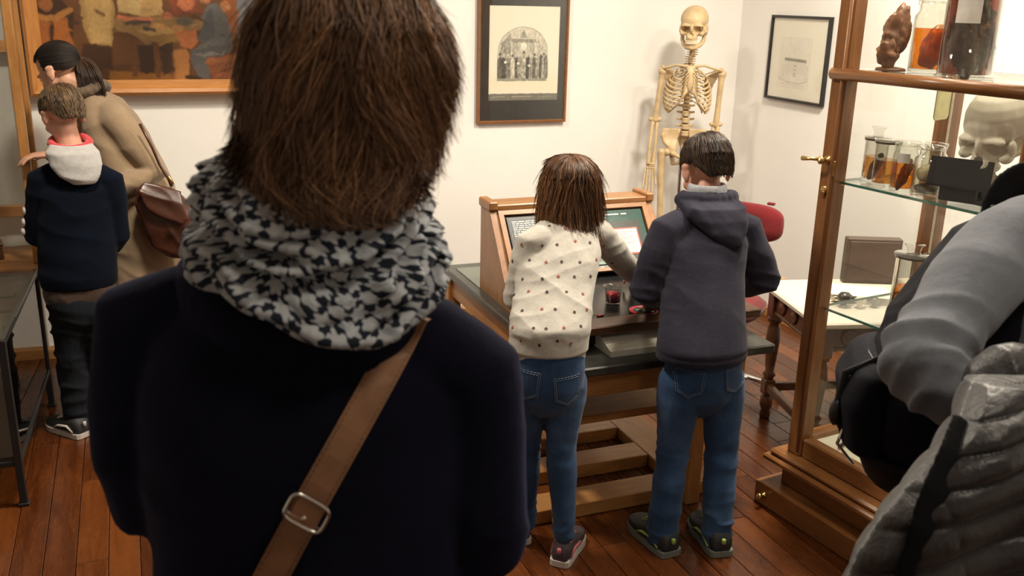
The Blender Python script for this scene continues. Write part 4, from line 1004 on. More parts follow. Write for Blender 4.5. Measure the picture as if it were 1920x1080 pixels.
# small brown jar on the wooden top
pj = thing('brown_box', 'small dark brown box on the wooden cabinet top at the left edge', 'box', (-.60, 4.52, WH+.001), .2)
MB().box((0, 0, .03), (.07, .09, .06), .004).build('box_body', WOOD_DARK, pj); MB().box((0, 0, .066), (.075, .095, .010), .003).build('box_lid', WOOD_DARK, pj)
# iron framed glass case
gc = thing('iron_glass_case', 'black iron framed glass case standing on the floor at lower left', 'display case', (-.44, 3.28, 0), math.radians(-2.5))
GWd, GDp, GHt = .80, .88, .60
for x in (-.012, -GWd+.012):
    for y in (.012, GDp-.012):
        MB().box((x, y, GHt/2), (.024, .024, GHt), .002).build('leg', BLACKM, gc); MB().box((x, y, .006), (.034, .034, .012), .002).build('foot_pad', BLACKM, gc)
for z in (.16, GHt-.012):
    for y in (.012, GDp-.012): MB().box((-GWd/2, y, z), (GWd-.048, .02, .02), .002).build('cross_rail', BLACKM, gc)
    for x in (-.012, -GWd+.012): MB().box((x, GDp/2, z), (.02, GDp-.048, .02), .002).build('cross_rail', BLACKM, gc)
SMOKE = glass('smoked_case_glass', (.50, .47, .43), 1.4)
for x in (-.010, -GWd+.010): MB().box((x, GDp/2, .38), (.004, GDp-.05, .40)).build('glass_pane', SMOKE, gc)
for y in (.010, GDp-.010): MB().box((-GWd/2, y, .38), (GWd-.05, .004, .40)).build('glass_pane', GLASS, gc)
MB().box((-GWd/2, GDp/2, GHt+.003), (GWd, GDp, .006)).build('glass_top', GLASS, gc)
MB().box((-GWd/2, GDp/2, .173), (GWd-.05, GDp-.05, .008)).build('case_floor', plain('dark_case_floor', (.04, .035, .03), .5), gc)
# ------------------------------------------------------------------ people: shared builders
HV = Vector((math.sin(_y), math.cos(_y), 0)); RV = _r0.copy(); ZV = Vector((0, 0, 1))
def skin(name, col):
    m = Mat(name); co = m.coord(); n = m.noise(co, 14, 3)
    m.l(m.ramp(n, [(.3, sc(col, .86)), (.7, sc(col, 1.1))]), m.b.inputs['Base Color']); m.set(Roughness=.5, Subsurface_Weight=.15, Subsurface_Radius=(.012, .005, .003), Specular_IOR_Level=.4)
    m.bump(m.noise(co, 220, 3), .12, .002); return m.m
SKIN = skin('fair_skin', (.60, .33, .22)); SKIN2 = skin('rosy_skin', (.58, .30, .21))
def person(label, loc):
    return thing('person', label, 'person', loc)
def own(o, root):
    """child whose vertices are world coordinates"""
    o.parent = root; o.location = -Vector(root.location); return o
def frame(fwd, up=(0, 0, 1), c=(0, 0, 0)):
    """4x4: local y -> fwd, z ~ up"""
    f = Vector(fwd).normalized(); r = f.cross(Vector(up)).normalized(); u = r.cross(f)
    m = Matrix((r, f, u)).transposed().to_4x4(); m.translation = Vector(c); return m
def head_prims(b, Mx, s=1.0):
    t = MB(); A = t.ell
    A((0, -.012, .035), (.073, .094, .080)); A((0, .035, -.022), (.060, .056, .075)); A((0, .042, -.074), (.045, .044, .034)); A((0, .078, -.098), (.018, .013, .014))
    t.capsule([(0, .089, .006), (0, .104, -.030)], [.008, .011], 8); A((0, .100, -.037), (.015, .010, .008))
    for x in (-1, 1):
        A((x*.027, .080, .013), (.022, .011, .008)); A((x*.035, .062, -.034), (.022, .022, .022))
        R = Matrix.Rotation(x*-.35, 3, 'Z') @ Matrix.Rotation(.18, 3, 'X')
        A((x*.078, -.006, -.008), (.008, .019, .031), R); A((x*.080, -.012, .010), (.009, .020, .012), R); A((x*.076, .002, -.032), (.008, .009, .012), R)
    A((0, .088, -.062), (.021, .011, .006)); A((0, .086, -.074), (.018, .011, .006))
    t.v = [Mx @ (p*s) for p in t.v]; b.v, b.f = (b.add(t.v, t.f).v, b.f)
def eyes(root, Mx, s):
    for x in (-1, 1):
        e = MB().ell((0, 0, 0), (.0115*s,)*3, None, 14, 10); c = Mx @ (Vector((x*.030, .0740, -.004))*s); e.v = [p+c for p in e.v]
        own(e.build('eye', plain('eye_white', (.7, .68, .64), .2), None, True), root)
        p = MB().ell(Mx @ (Vector((x*.031, .0832, -.004))*s), (.0045*s,)*3, None, 10, 8); own(p.build('pupil', plain('dark_iris', (.03, .02, .015), .15), None, True), root)
def hand_prims(b, w, fwd, palm_n, side, s=1.0, curl=.5):
    """w wrist, fwd finger direction, palm_n the way the palm faces, side +1 thumb on fwd x palm side"""
    f = Vector(fwd).normalized(); n = Vector(palm_n); n = (n-f*n.dot(f)).normalized(); x = f.cross(n)*side; w = Vector(w)
    b.loft([(w-f*.02*s, x*.026*s, n*.020*s), (w+f*.01*s, x*.028*s, n*.017*s), (w+f*.05*s, x*.040*s, n*.015*s), (w+f*.085*s, x*.040*s, n*.013*s), (w+f*.095*s, x*.036*s, n*.010*s)], 14)
    for k, (o, L) in enumerate(((.030, .070), (.010, .078), (-.010, .073), (-.029, .058))):
        p = w+f*.085*s+x*o*s; d = f.copy(); pts = [p-f*.015*s, p]
        for q in range(3):
            a = curl*(.6+.35*q); d = (d*math.cos(a)+n*math.sin(a)).normalized(); nn = n; p = p+d*L*s*(.45, .32, .23)[q]; pts.append(p)
        b.capsule(pts, [.0092*s, .0092*s, .0085*s, .0078*s, .0068*s], 8)
    p = w+f*.028*s+x*.028*s; d = (f*.55+x*.8+n*.35).normalized(); q1 = p+d*.040*s; q2 = q1+(f*.85+x*.15+n*.45).normalized()*.034*s
    b.capsule([p-d*.012*s, p, q1, q2], [.012*s, .012*s, .0098*s, .0078*s], 8)
def strands(name, P, rad, col, mat, root):
    """P (N, M, 3) polylines -> tapered three sided strands, colour per strand"""
    N, Mn, _ = P.shape; T = np.gradient(P, axis=1); T /= np.linalg.norm(T, axis=2, keepdims=True)+1e-9
    ref = np.where(np.abs(T[..., 2:3]) > .9, np.array([[[1., .3, 0]]]), np.array([[[0, 0, 1.]]])); U = np.cross(T, ref); U /= np.linalg.norm(U, axis=2, keepdims=True)+1e-9
    V = np.cross(T, U); tp = np.interp(np.linspace(0, 1, Mn), [0, .15, .7, 1], [.6, 1, .85, .12])[None, :, None]*np.asarray(rad).reshape(-1, 1, 1)
    R = [P + tp*(U*math.cos(a)+V*math.sin(a)) for a in (0, 2*PI/3, 4*PI/3)]; co = np.stack(R, 2).reshape(-1, 3)
    base = (np.arange(N)[:, None]*Mn + np.arange(Mn-1)[None])*3; q = []
    for k in range(3):
        l = (k+1) % 3; q.append(np.stack([base+k, base+l, base+3+l, base+3+k], -1).reshape(-1, 4))
    q = np.concatenate(q); me = bpy.data.meshes.new(name)
    me.vertices.add(len(co)); me.vertices.foreach_set('co', co.ravel()); me.loops.add(q.size); me.loops.foreach_set('vertex_index', q.ravel().astype(np.int32))
    me.polygons.add(len(q)); me.polygons.foreach_set('loop_start', np.arange(0, q.size, 4, dtype=np.int32)); me.update(calc_edges=True)
    me.polygons.foreach_set('use_smooth', np.ones(len(q), bool))
    a = me.color_attributes.new('paint', 'FLOAT_COLOR', 'POINT'); c = np.repeat(col, Mn*3, axis=0); a.data.foreach_set('color', np.concatenate([c, np.ones((len(c), 1))], 1).ravel())
    me.materials.append(mat); o = bpy.data.objects.new(name, me); COL.objects.link(o); return own(o, root)
def hairmat(name, rough=.48, spec=.4):
    m = Mat(name); a = m.n('VertexColor'); a.layer_name = 'paint'; m.l(a.outputs[0], m.b.inputs['Base Color']); m.set(Roughness=rough, Specular_IOR_Level=spec, Anisotropic=.6); return m.m
HAIR = hairmat('hair_strands')
def hair_shell(name, root, C, right, fwd, up, rx, ry, prof, tend, N, length, col, tip, seed, Mn=12, rad=.0009, lift=.008, swirl=.25, clump=60, flick=0.0, cap=True, capmat=None, side_in=0.0, wave=0.0, jag=.03):
    """prof: (scale, height) from crown to lowest; tend(phi) lowest fraction, phi 0 at the face; length fraction of a strand"""
    rg = np.random.default_rng(seed); C, right, fwd, up = (np.array(Vector(q)) for q in (C, right, fwd, up))
    ps = np.array([p[0] for p in prof]); pz = np.array([p[1] for p in prof]); tt = np.linspace(0, 1, len(prof))
    pf = np.array([p[2] if len(p) > 2 else 0.0 for p in prof])        # forward offset of each level
    def pos(t, ph, extra):
        s = np.interp(t, tt, ps); z = np.interp(t, tt, pz); o = np.interp(t, tt, pf)
        x = np.sin(ph)*(rx*s+extra); y = np.cos(ph)*(ry*s+extra)+o
        return C + x[..., None]*right + y[..., None]*fwd + (z+extra*.4)[..., None]*up
    ph0 = rg.uniform(-PI, PI, N); te = tend(ph0); cl = rg.integers(0, clump, N); cph = rg.uniform(-1, 1, clump); cli = rg.uniform(0, 1, clump)
    t0 = rg.uniform(0, 1, N)**.8*np.maximum(te-length*.5, .02); t1 = np.minimum(te*(1+rg.normal(0, jag, N)), t0+length*(.6+.6*rg.uniform(size=N)))
    s = np.linspace(0, 1, Mn)[None]; t = t0[:, None]*(1-s)+t1[:, None]*s
    ph = ph0[:, None] + swirl*(fbm(np.stack([np.repeat(np.sin(ph0)*2.2, Mn), np.repeat(np.cos(ph0)*2.2, Mn), t.ravel()*2.5+seed], 1), 2).reshape(N, Mn)) + swirl*.35*cph[cl][:, None]*s
    if wave: ph = ph + wave*np.sin(t*14+cph[cl][:, None]*3)*s
    ex = lift*(rg.uniform(0, 1, N)[:, None]*.8 + .9*cli[cl][:, None]*s) + flick*(s**3)*rg.uniform(0, 1, N)[:, None]*cli[cl][:, None]
    P = pos(t, ph, ex); lockn = fbm(np.stack([np.sin(ph0)*3.2+seed, np.cos(ph0)*3.2, t0*2.2], 1), 2)[:, None]; c = np.array(col)[None]*(.7+.6*rg.uniform(size=(N, 1)))*(.55+.6*cli[cl][:, None])*(1+.55*lockn); mix = (rg.uniform(size=N) < .10+.30*np.clip(lockn[:, 0], 0, 1))[:, None]*rg.uniform(.3, 1, (N, 1)); c = c*(1-mix)+np.array(tip)[None]*mix
    h = strands(name, P, rad*(.7+.6*rg.uniform(size=N)), c, HAIR, root)
    if cap:
        nt, npx = 24, 64; T, PH = np.meshgrid(np.linspace(0, 1, nt), np.linspace(-PI, PI, npx, endpoint=False), indexing='ij'); T = T*(tend(PH)*.97)
        co = pos(T, PH, 0*T-.001).reshape(-1, 3); f = [[i*npx+j, i*npx+(j+1) % npx, (i+1)*npx+(j+1) % npx, (i+1)*npx+j] for i in range(nt-1) for j in range(npx)] + [list(range(npx))[::-1]]
        o = newmesh('hair_underlayer', co.tolist(), f, capmat or plain(name+'_under', tuple(np.array(col)*.7), .6), None, True); o.parent = h
    return h
def shoe(root, heel, direc, L, up_mat, sole_mat, accent=None, lace=None, high=.07, wid=.36):
    Mx = frame((direc[0], direc[1], 0), (0, 0, 1), (heel[0], heel[1], 0)); w = L*wid*.5
    rows = [(.00, .55, .30), (.03, .80, .86), (.12, .90, 1.0), (.28, .92, 1.0), (.42, .95, .88), (.58, 1.02, .68), (.75, 1.05, .54), (.88, .92, .46), (.96, .68, .36), (1.0, .35, .2)]
    u = MB(); u.loft([(Vector((0, y*L, .016+high*h*.5)), Vector((w*a*.95, 0, 0)), Vector((0, 0, high*h*.5+.004))) for y, a, h in rows], 20, 2.6)
    so = MB(); out = [(-w*a*1.06, y*L*1.02-.004) for y, a, h in rows] + [(w*a*1.06, y*L*1.02-.004) for y, a, h in rows[::-1]]
    so.prism([(x, y, .002) for x, y in out], (0, 0, .020))
    u.v = [Mx @ p for p in u.v]; so.v = [Mx @ p for p in so.v]
    o = own(u.build('shoe', up_mat, None, True), root); s = so.build('sole', sole_mat, None, False); s.parent = o
    if lace:
        l = MB()
        for k in range(4): l.tube([Mx @ Vector((-w*.5, L*(.42+.07*k), .022+high*(.86-.09*k))), Mx @ Vector((0, L*(.43+.07*k), .026+high*(.92-.10*k))), Mx @ Vector((w*.5, L*(.42+.07*k), .022+high*(.86-.09*k)))], .003, 6)
        q = l.build('laces', lace, None, True); q.parent = o
    if accent:
        a = MB()
        for x in (-1, 1): a.tube([Mx @ Vector((x*w*.93, L*.10, .03)), Mx @ Vector((x*w*.97, L*.25, .05)), Mx @ Vector((x*w*1.0, L*.50, .042)), Mx @ Vector((x*w*1.06, L*.62, .03))], [.003, .005, .005, .002], 6)
        a.box(Mx @ Vector((0, -.004, .06)), (.012, .012, .018), .002); q = a.build('side_stripes', accent, None, True); q.parent = o
    return o
def decal(root_obj, tree, pts2d, origin, ex, ey, n, thick, name, mat, off=.0012, rows=6):
    """patch whose outline (list of u,v quads corners) is laid on a surface by casting along n"""
    (a, b, c, d) = pts2d; v = []; m = rows
    for j in range(m+1):
        for i in range(m+1):
            s, t = i/m, j/m; u = (a[0]*(1-s)+b[0]*s)*(1-t)+(d[0]*(1-s)+c[0]*s)*t; w_ = (a[1]*(1-s)+b[1]*s)*(1-t)+(d[1]*(1-s)+c[1]*s)*t
            p = Vector(origin)+Vector(ex)*u+Vector(ey)*w_; h = tree.ray_cast(p-Vector(n)*.4, Vector(n))
            q = h[0] if h[0] is not None else p
            v.append(q-Vector(n)*off)
    k = m+1; f = [[j*k+i, j*k+i+1, (j+1)*k+i+1, (j+1)*k+i] for j in range(m) for i in range(m)]
    return v, f
def on_surf(tree, p, n, off): 
    h = tree.ray_cast(Vector(p)-Vector(n)*.5, Vector(n)); return (h[0] if h[0] is not None else Vector(p)) - Vector(n)*off

# ------------------------------------------------------------------ materials for clothes
JEANS = Mat('blue_denim'); _c = JEANS.coord(); _a = JEANS.noise(_c, 7, 4); _b = JEANS.noise(JEANS.coord('Object', (1, 1, .25)), 700, 2)
_x = X(JEANS.nt, _a)*.7 + X(JEANS.nt, _b)*.3
JEANS.l(JEANS.ramp(_x.s, [(.30, (.012, .030, .075)), (.52, (.024, .060, .140)), (.72, (.070, .135, .250))]), JEANS.b.inputs['Base Color']); JEANS.set(Roughness=.85, Specular_IOR_Level=.2, Sheen_Weight=.1); JEANS.bump(_b, .2, .002); JEANS = JEANS.m
STITCH = plain('pale_denim_stitch', (.20, .24, .30), .8)
NAVYH = cloth('slate_navy_fleece', (.026, .026, .042), .95, .15, 700, .06, .1, 7, (.033, .031, .046))
NAVYB = cloth('dark_navy_fleece', (.0026, .0048, .0115), .95, .2, 700, .02, .08)
CREAMK = cloth('heather_cream_jersey', (.46, .435, .39), .95, .07, 420, .15, .1, 40)
GREYH = cloth('heather_grey_jersey', (.42, .41, .40), .95, .08, 420, .2, .1, 40)
REDL_ = cloth('red_jersey', (.62, .05, .06), .9, .1, 500)
COATK = cloth('beige_wool_coat', (.30, .215, .135), .95, .1, 500, .25, .15)
DKTR = cloth('charcoal_trousers', (.012, .015, .020), .9, .2, 600, .03, .1)
NAVYW = cloth('midnight_wool', (.0050, .0050, .0120), .95, .25, 500, .10, .08, 12, sheen=(.45, .5, 1.0))
GREYS = cloth('grey_knit_sweater', (.185, .20, .232), .95, .08, 900, .15, .12, 30)
SOLEW = plain('white_rubber_sole', (.55, .50, .46), .6); SOLEG = plain('grey_rubber_sole', (.16, .18, .16), .6); SHOEB = plain('black_shoe_fabric', (.015, .016, .018), .6, 0, .3, 90, .2); SHOEP = plain('grey_plum_canvas', (.045, .030, .036), .8, 0, .25, 120, .2); LIME = plain('lime_trim', (.30, .40, .08), .5); PINKR = plain('pink_trim', (.45, .12, .14), .5)
LEATH = plain('tan_leather', (.26, .125, .062), .5, 0, .16, 35, .15); BRLEATH = plain('brown_bag_leather', (.052, .0165, .0085), .36, 0, .4, 14, .25)

# ------------------------------------------------------------------ girl in the cream sweater
GF = Vector((.30, .95, 0)).normalized(); GR = GF.cross(ZV)           # facing and right
g = person('girl in cream patterned sweater and blue jeans leaning over the exhibit desk', (1.13, 2.40, 0))
hipc = at(1028, 690, 2.42); waist = at(1030, 640, 2.44); chest = at(1042, 520, 2.56); shc = at(1055, 435, 2.66); neckb = at(1062, 412, 2.70); headc = at(1066, 352, 2.76)
ankR, kneR, hipR = at(1058, 985, 2.37), at(1052, 835, 2.42), at(1062, 705, 2.42)
ankL, kneL, hipL = at(985, 965, 2.52), at(985, 840, 2.50), at(993, 700, 2.44)
shR, elR, wrR = at(1122, 440, 2.66), at(1180, 505, 2.74), at(1195, 520, 2.94)
shL, elL, wrL = at(996, 458, 2.64), at(968, 560, 2.62), at(1010, 590, 2.80)
hd = frame((GF*.93+Vector((0, 0, -.38))), (0, 0, 1), headc)
b = MB(); head_prims(b, hd, .84); b.capsule([headc-ZV*.05-GF*.02, neckb, shc-ZV*.05], [.042, .046, .06])
b.loft([(hipc-ZV*.05, GR*.075, GF*.055), (waist, GR*.075, GF*.06), (chest, GR*.095, GF*.07), (shc-ZV*.02, GR*.09, GF*.05)], 20)
for h_, k_, a_ in ((hipR, kneR, ankR), (hipL, kneL, ankL)): b.capsule([h_-ZV*.03, k_, a_, Vector((a_.x, a_.y, .05))], [.045, .036, .028, .028])
for s_, e_, w_, sd_ in ((shR, elR, wrR, 1), (shL, elL, wrL, -1)):
    b.capsule([s_, e_, w_], [.035, .028, .022]); hand_prims(b, w_, (w_-e_)+GF*.05, (0, 0, -1), sd_, .8, .35)
own(blob('body', b, .0055, SKIN, None, 2), g); eyes(g, hd, .84)
b = MB(); hem = at(1027, 672, 2.43)
b.loft([(hem, GR*.119, GF*.094), (hem+ZV*.03, GR*.121, GF*.096), (waist+ZV*.06, GR*.122, GF*.096), (chest, GR*.126, GF*.094), (chest.lerp(shc, .6), GR*.130, GF*.088), (shc+ZV*.0, GR*.110, GF*.070), (shc+ZV*.028+GF*.02, GR*.066, GF*.052), (neckb+ZV*.004, GR*.050, GF*.045)], 30)
for s_, e_, w_ in ((shR, elR, wrR), (shL, elL, wrL)): b.capsule([s_.lerp(shc, .25), s_, s_.lerp(e_, .5), e_, e_.lerp(w_, .6), w_], [.052, .052, .048, .043, .038, .030])
swc = np.array(chest)
def gpost(co, no):
    zrel = co[:, 2]; m = smoothstep(hem.z+.035, hem.z+.10, zrel)
    d = .0075*folds(co, (.55, 0, .83), 15, 3.5, 2)*m + .004*folds(co, (-.3, .2, .9), 26, 6, 5)*m
    band = (smoothstep(hem.z+.036, hem.z+.030, zrel))*-.006
    return co + no*(d+band)[:, None]
sw = own(blob('sweater', b, .005, CREAMK, None, 12, .5, gpost), g)
tr = bvh(sw); mot = MB(); rg = random.Random(6); mats = [plain('dark_motif', (.05, .03, .03), .8), plain('rust_motif', (.28, .07, .04), .8)]
mots = [MB(), MB()]
for r_ in range(9):
    for c_ in range(7):
        px, py = 950+c_*31+(r_ % 2)*15+rg.uniform(-5, 5), 395+r_*31+rg.uniform(-5, 5)
        p = at(px, py, 2.5); n = (p-CAMP).normalized(); h = tr.ray_cast(CAMP, n)
        if h[0] is None or h[0].z < hem.z+.045: continue
        q, nn = h[0], h[1]
        if nn.dot(n) > 0: nn = -nn
        ux = nn.cross(ZV).normalized(); uy = ux.cross(nn); k = .0054; a0 = rg.uniform(-.2, .2); ux2 = ux*math.cos(a0)+uy*math.sin(a0); uy2 = nn.cross(ux2)
        o = q+nn*.0012; mots[(r_+c_*2) % 3 == 1].prism([o-ux2*k, o-uy2*k*1.1, o+ux2*k, o+uy2*k*1.1], nn*.0006)
for m_, t_ in zip(mats, mots): x_ = t_.build('woven_motifs', m_, None); x_.parent = sw; x_['kind'] = 'stuff'
b = MB(); b.loft([(hipc-ZV*.15, GR*.04, GF*.03), (hipc-ZV*.125, GR*.075, GF*.06), (hipc-ZV*.09, GR*.098, GF*.082), (hipc-ZV*.05, GR*.110, GF*.092), (hipc+ZV*.0, GR*.112, GF*.090), (hipc+ZV*.05, GR*.107, GF*.084), (hipc+ZV*.075, GR*.10, GF*.08)], 24)
for h_, k_, a_ in ((hipR, kneR, ankR), (hipL, kneL, ankL)): b.capsule([h_-ZV*.02, h_.lerp(k_, .3), h_.lerp(k_, .7), k_, k_.lerp(a_, .35), k_.lerp(a_, .8), a_-ZV*.025], [.066, .066, .053, .049, .047, .038, .036], 18)
def jp(co, no):
    d = 0
    for k_, a_ in ((kneR, ankR), (kneL, ankL)):
        near = np.exp(-((co[:, 2]-k_.z)/.06)**2) + 1.1*np.exp(-((co[:, 2]-a_.z-.02)/.05)**2); d = d+.5*near
    return co + no*(.0055*folds(co, (0, .1, 1), 34, 7, 3)*d + .002*folds(co, (.2, 0, 1), 18, 6, 8))[:, None]
jn = own(blob('jeans', b, .005, JEANS, None, 10, .5, jp), g)
def back_pockets(root, jn, cs, ex, n, w_, h_):
    tr = bvh(jn)
    for (c, tl) in cs:
        e2 = (ZV-Vector(n)*ZV.dot(Vector(n))).normalized(); ex_ = Vector(ex)*math.cos(tl)+e2*math.sin(tl); e2 = e2*math.cos(tl)-Vector(ex)*math.sin(tl)
        out = [(-w_*.5, h_*.5), (w_*.5, h_*.5), (w_*.46, -h_*.25), (0, -h_*.5), (-w_*.46, -h_*.25)]
        v, f = decal(root, tr, [(-w_*.46, -h_*.28), (w_*.46, -h_*.28), (w_*.5, h_*.5), (-w_*.5, h_*.5)], c, ex_, e2, n, 0, 'p', None, .003)
        v2, f2 = decal(root, tr, [(-w_*.02, -h_*.52), (w_*.02, -h_*.52), (w_*.46, -h_*.28), (-w_*.46, -h_*.28)], c, ex_, e2, n, 0, 'p', None, .003)
        pk = MB().add(v, f).add(v2, f2).build('back_pocket', JEANS, None, True); pk.parent = jn
        st_ = MB()
        for inset in (.0, .006):
            ring = []
            for i in range(5):
                a_, b_ = out[i], out[(i+1) % 5]
                for q in range(8): t = q/8; ring.append(((a_[0]*(1-t)+b_[0]*t)*(1-inset/w_*2), (a_[1]*(1-t)+b_[1]*t)*(1-inset/h_*2)))
            P_ = [on_surf(tr, Vector(c)+ex_*u+e2*v_, n, .0042) for u, v_ in ring]; P_.append(P_[0])
            for i in range(0, len(P_)-1): st_.tube([P_[i].lerp(P_[i+1], .1), P_[i].lerp(P_[i+1], .8)], .0008, 4)
        s_ = st_.build('pocket_stitching', STITCH, None); s_.parent = pk
back_pockets(g, jn, [(at(1058, 716, 2.40), .06), (at(982, 712, 2.42), -.05)], GR, GF, .082, .095)
shoe(g, (ankR.x-.03, ankR.y-.035), (.68, .73), .20, SHOEP, SOLEW, PINKR, PINKR, .06); shoe(g, (ankL.x-.02, ankL.y-.035), (.0, 1), .20, SHOEP, SOLEW, PINKR, PINKR, .06)
def gt(ph): return np.where(np.abs(ph) < .85, .40, np.where(np.abs(ph) < 1.15, .62, .97))+.02*np.sin(ph*9)
hair_shell('hair', g, headc+Vector((.0, -.015, 0)), GR, GF, ZV, .083, .096, [(.02, .106), (.30, .103), (.58, .092), (.82, .070), (.97, .038), (1.04, 0), (1.06, -.05, -.008), (1.06, -.10, -.02), (1.02, -.15, -.045), (.95, -.195, -.07)], gt, 5200, .75, (.085, .037, .015), (.26, .125, .052), 3, 16, .0011, .012, .20, 40, .03, wave=.06, jag=.05)

# ------------------------------------------------------------------ boy in the slate hoodie
BF = Vector((.12, .99, 0)).normalized(); BR = BF.cross(ZV)
p = person('boy in slate navy hoodie and blue jeans standing at the table right of the girl', (1.58, 2.34, 0))
hipc = at(1318, 690, 2.36); waist = at(1316, 620, 2.385); chest = at(1320, 500, 2.45); shc = at(1322, 415, 2.52); neckb = at(1324, 378, 2.55); headc = at(1324, 318, 2.60)
hipL, kneL, ankL = at(1277, 705, 2.36), at(1262, 840, 2.36), at(1243, 990, 2.32)
hipR, kneR, ankR = at(1357, 700, 2.35), at(1352, 840, 2.33), at(1345, 995, 2.26)
shL, elL, wrL = at(1252, 432, 2.52), at(1212, 540, 2.50), at(1228, 560, 2.72)
shR, elR, wrR = at(1397, 430, 2.50), at(1432, 525, 2.44), at(1385, 540, 2.62)
hd = frame((BF*.9+GR*(-.05)+Vector((0, 0, -.42))), (0, 0, 1), headc)
b = MB(); head_prims(b, hd, .97); b.capsule([headc-ZV*.05-BF*.02, neckb, shc-ZV*.05], [.044, .048, .06])
b.loft([(hipc-ZV*.05, BR*.085, BF*.06), (waist, BR*.085, BF*.065), (chest, BR*.105, BF*.075), (shc-ZV*.02, BR*.10, BF*.055)], 20)
for h_, k_, a_ in ((hipR, kneR, ankR), (hipL, kneL, ankL)): b.capsule([h_-ZV*.03, k_, a_, Vector((a_.x, a_.y, .05))], [.048, .038, .03, .03])
for s_, e_, w_, sd_ in ((shR, elR, wrR, 1), (shL, elL, wrL, -1)):
    b.capsule([s_, e_, w_], [.035, .03, .023]); hand_prims(b, w_, (w_-e_)+BF*.08, (0, 0, -1), sd_, .82, .5)
own(blob('body', b, .0055, SKIN2, None, 2), p); eyes(p, hd, .97)
b = MB(); hem = at(1315, 664, 2.35)
b.loft([(hem-ZV*.008, BR*.148, BF*.110), (hem+ZV*.03, BR*.147, BF*.110), (waist+ZV*.04, BR*.138, BF*.106), (chest-ZV*.02, BR*.136, BF*.10), (chest.lerp(shc, .6), BR*.142, BF*.095), (shc-ZV*.005, BR*.122, BF*.080), (shc+ZV*.03+BF*.01, BR*.080, BF*.062), (neckb+ZV*.0, BR*.058, BF*.052)], 30)
for s_, e_, w_ in ((shR, elR, wrR), (shL, elL, wrL)): b.capsule([s_.lerp(shc, .3), s_, s_.lerp(e_, .5), e_, e_.lerp(w_, .6), w_], [.060, .060, .058, .055, .046, .036])
def bp_(co, no):
    m = smoothstep(hem.z+.0, hem.z+.12, co[:, 2]); d = .006*folds(co, (.25, 0, .97), 9, 3, 4)*m
    for e_, s_ in ((elR, 1), (elL, 2)):
        r2 = ((co-np.array(e_))**2).sum(1); d = d+.008*folds(co, Vector((.3, .2, .9)), 24, 5, 6+s_)*np.exp(-r2/.010)
    hm = np.exp(-((co[:, 2]-hem.z-.018)/.003)**2)*-.003
    return co+no*(d+hm)[:, None]
hood = own(blob('hoodie', b, .0055, NAVYH, None, 14, .5, bp_), p)
# hood lying on the back: pointed sack with an opening round the neck
b = MB(); nb = neckb
for k in range(15):
    a = PI*(k/14)*1.25-.40; rx_, ry_ = .082, .070
    c_ = nb + BR*(math.cos(a)*rx_) - BF*(math.sin(a)*ry_*.75+.010) + ZV*(.012+.004*math.sin(a)); b.ell(c_, (.022, .022, .026), None, 12, 8)
b.loft([(nb-BF*.050+ZV*.016, BR*.088, BF*.030), (nb-BF*.085+ZV*.0, BR*.096, BF*.040), (nb-BF*.112-ZV*.035+BR*.006, BR*.090, BF*.036), (nb-BF*.135-ZV*.075+BR*.016, BR*.066, BF*.028), (nb-BF*.145-ZV*.108+BR*.028, BR*.036, BF*.020), (nb-BF*.146-ZV*.126+BR*.034, BR*.012, BF*.010)], 22)
b.capsule([nb+BR*.088+ZV*.01, nb+BR*.07-BF*.09-ZV*.03, nb+BR*.04-BF*.15-ZV*.11], [.020, .022, .012], 10); b.capsule([nb-BR*.088+ZV*.01, nb-BR*.085-BF*.085-ZV*.02, nb-BR*.03-BF*.14-ZV*.075, nb+BR*.03-BF*.15-ZV*.115], [.020, .022, .018, .012], 10)
hdo = own(blob('hood', b, .0045, NAVYH, None, 3, .5, lambda co, no: co+no*(.008*folds(co, (.75, 0, .66), 24, 5, 3))[:, None]), p)
b = MB()
for k in range(18):
    a = PI*(k/17)*1.1-.16; b.ell(nb+BR*(math.cos(a)*.056)-BF*(math.sin(a)*.052-.002)+ZV*(.040), (.010, .010, .022), None, 10, 8)
own(blob('shirt_collar', b, .004, cloth('pale_check_shirt', (.45, .46, .50), .9, .25, 60, .1), None, 3), p)
b = MB(); b.loft([(hipc-ZV*.16, BR*.05, BF*.03), (hipc-ZV*.13, BR*.09, BF*.065), (hipc-ZV*.09, BR*.114, BF*.090), (hipc-ZV*.04, BR*.125, BF*.098), (hipc+ZV*.04, BR*.124, BF*.096), (hipc+ZV*.08, BR*.115, BF*.09)], 24)
for h_, k_, a_ in ((hipR, kneR, ankR), (hipL, kneL, ankL)): b.capsule([h_-ZV*.02, h_.lerp(k_, .3), h_.lerp(k_, .7), k_, k_.lerp(a_, .35), k_.lerp(a_, .8), a_-ZV*.03], [.070, .070, .060, .055, .054, .051, .049], 18)
def jp2(co, no):
    d = 0
    for k_, a_ in ((kneR, ankR), (kneL, ankL)): d = d+.5*(np.exp(-((co[:, 2]-k_.z+.03)/.07)**2)+1.6*np.exp(-((co[:, 2]-a_.z-.03)/.06)**2))
    return co+no*(.0075*folds(co, (.1, .1, 1), 28, 6, 5)*d+.003*folds(co, (.4, 0, 1), 14, 5, 9))[:, None]
jn = own(blob('jeans', b, .005, JEANS, None, 9, .5, jp2), p)
back_pockets(p, jn, [(at(1283, 712, 2.33), -.08), (at(1372, 705, 2.30), .10)], BR, BF, .085, .09)
shoe(p, (ankL.x+.005, ankL.y-.055), (-.06, 1), .225, SHOEB, SOLEG, LIME, LIME, .068, .40); shoe(p, (ankR.x-.01, ankR.y-.05), (.2, 1), .225, SHOEB, SOLEG, LIME, LIME, .068, .40)
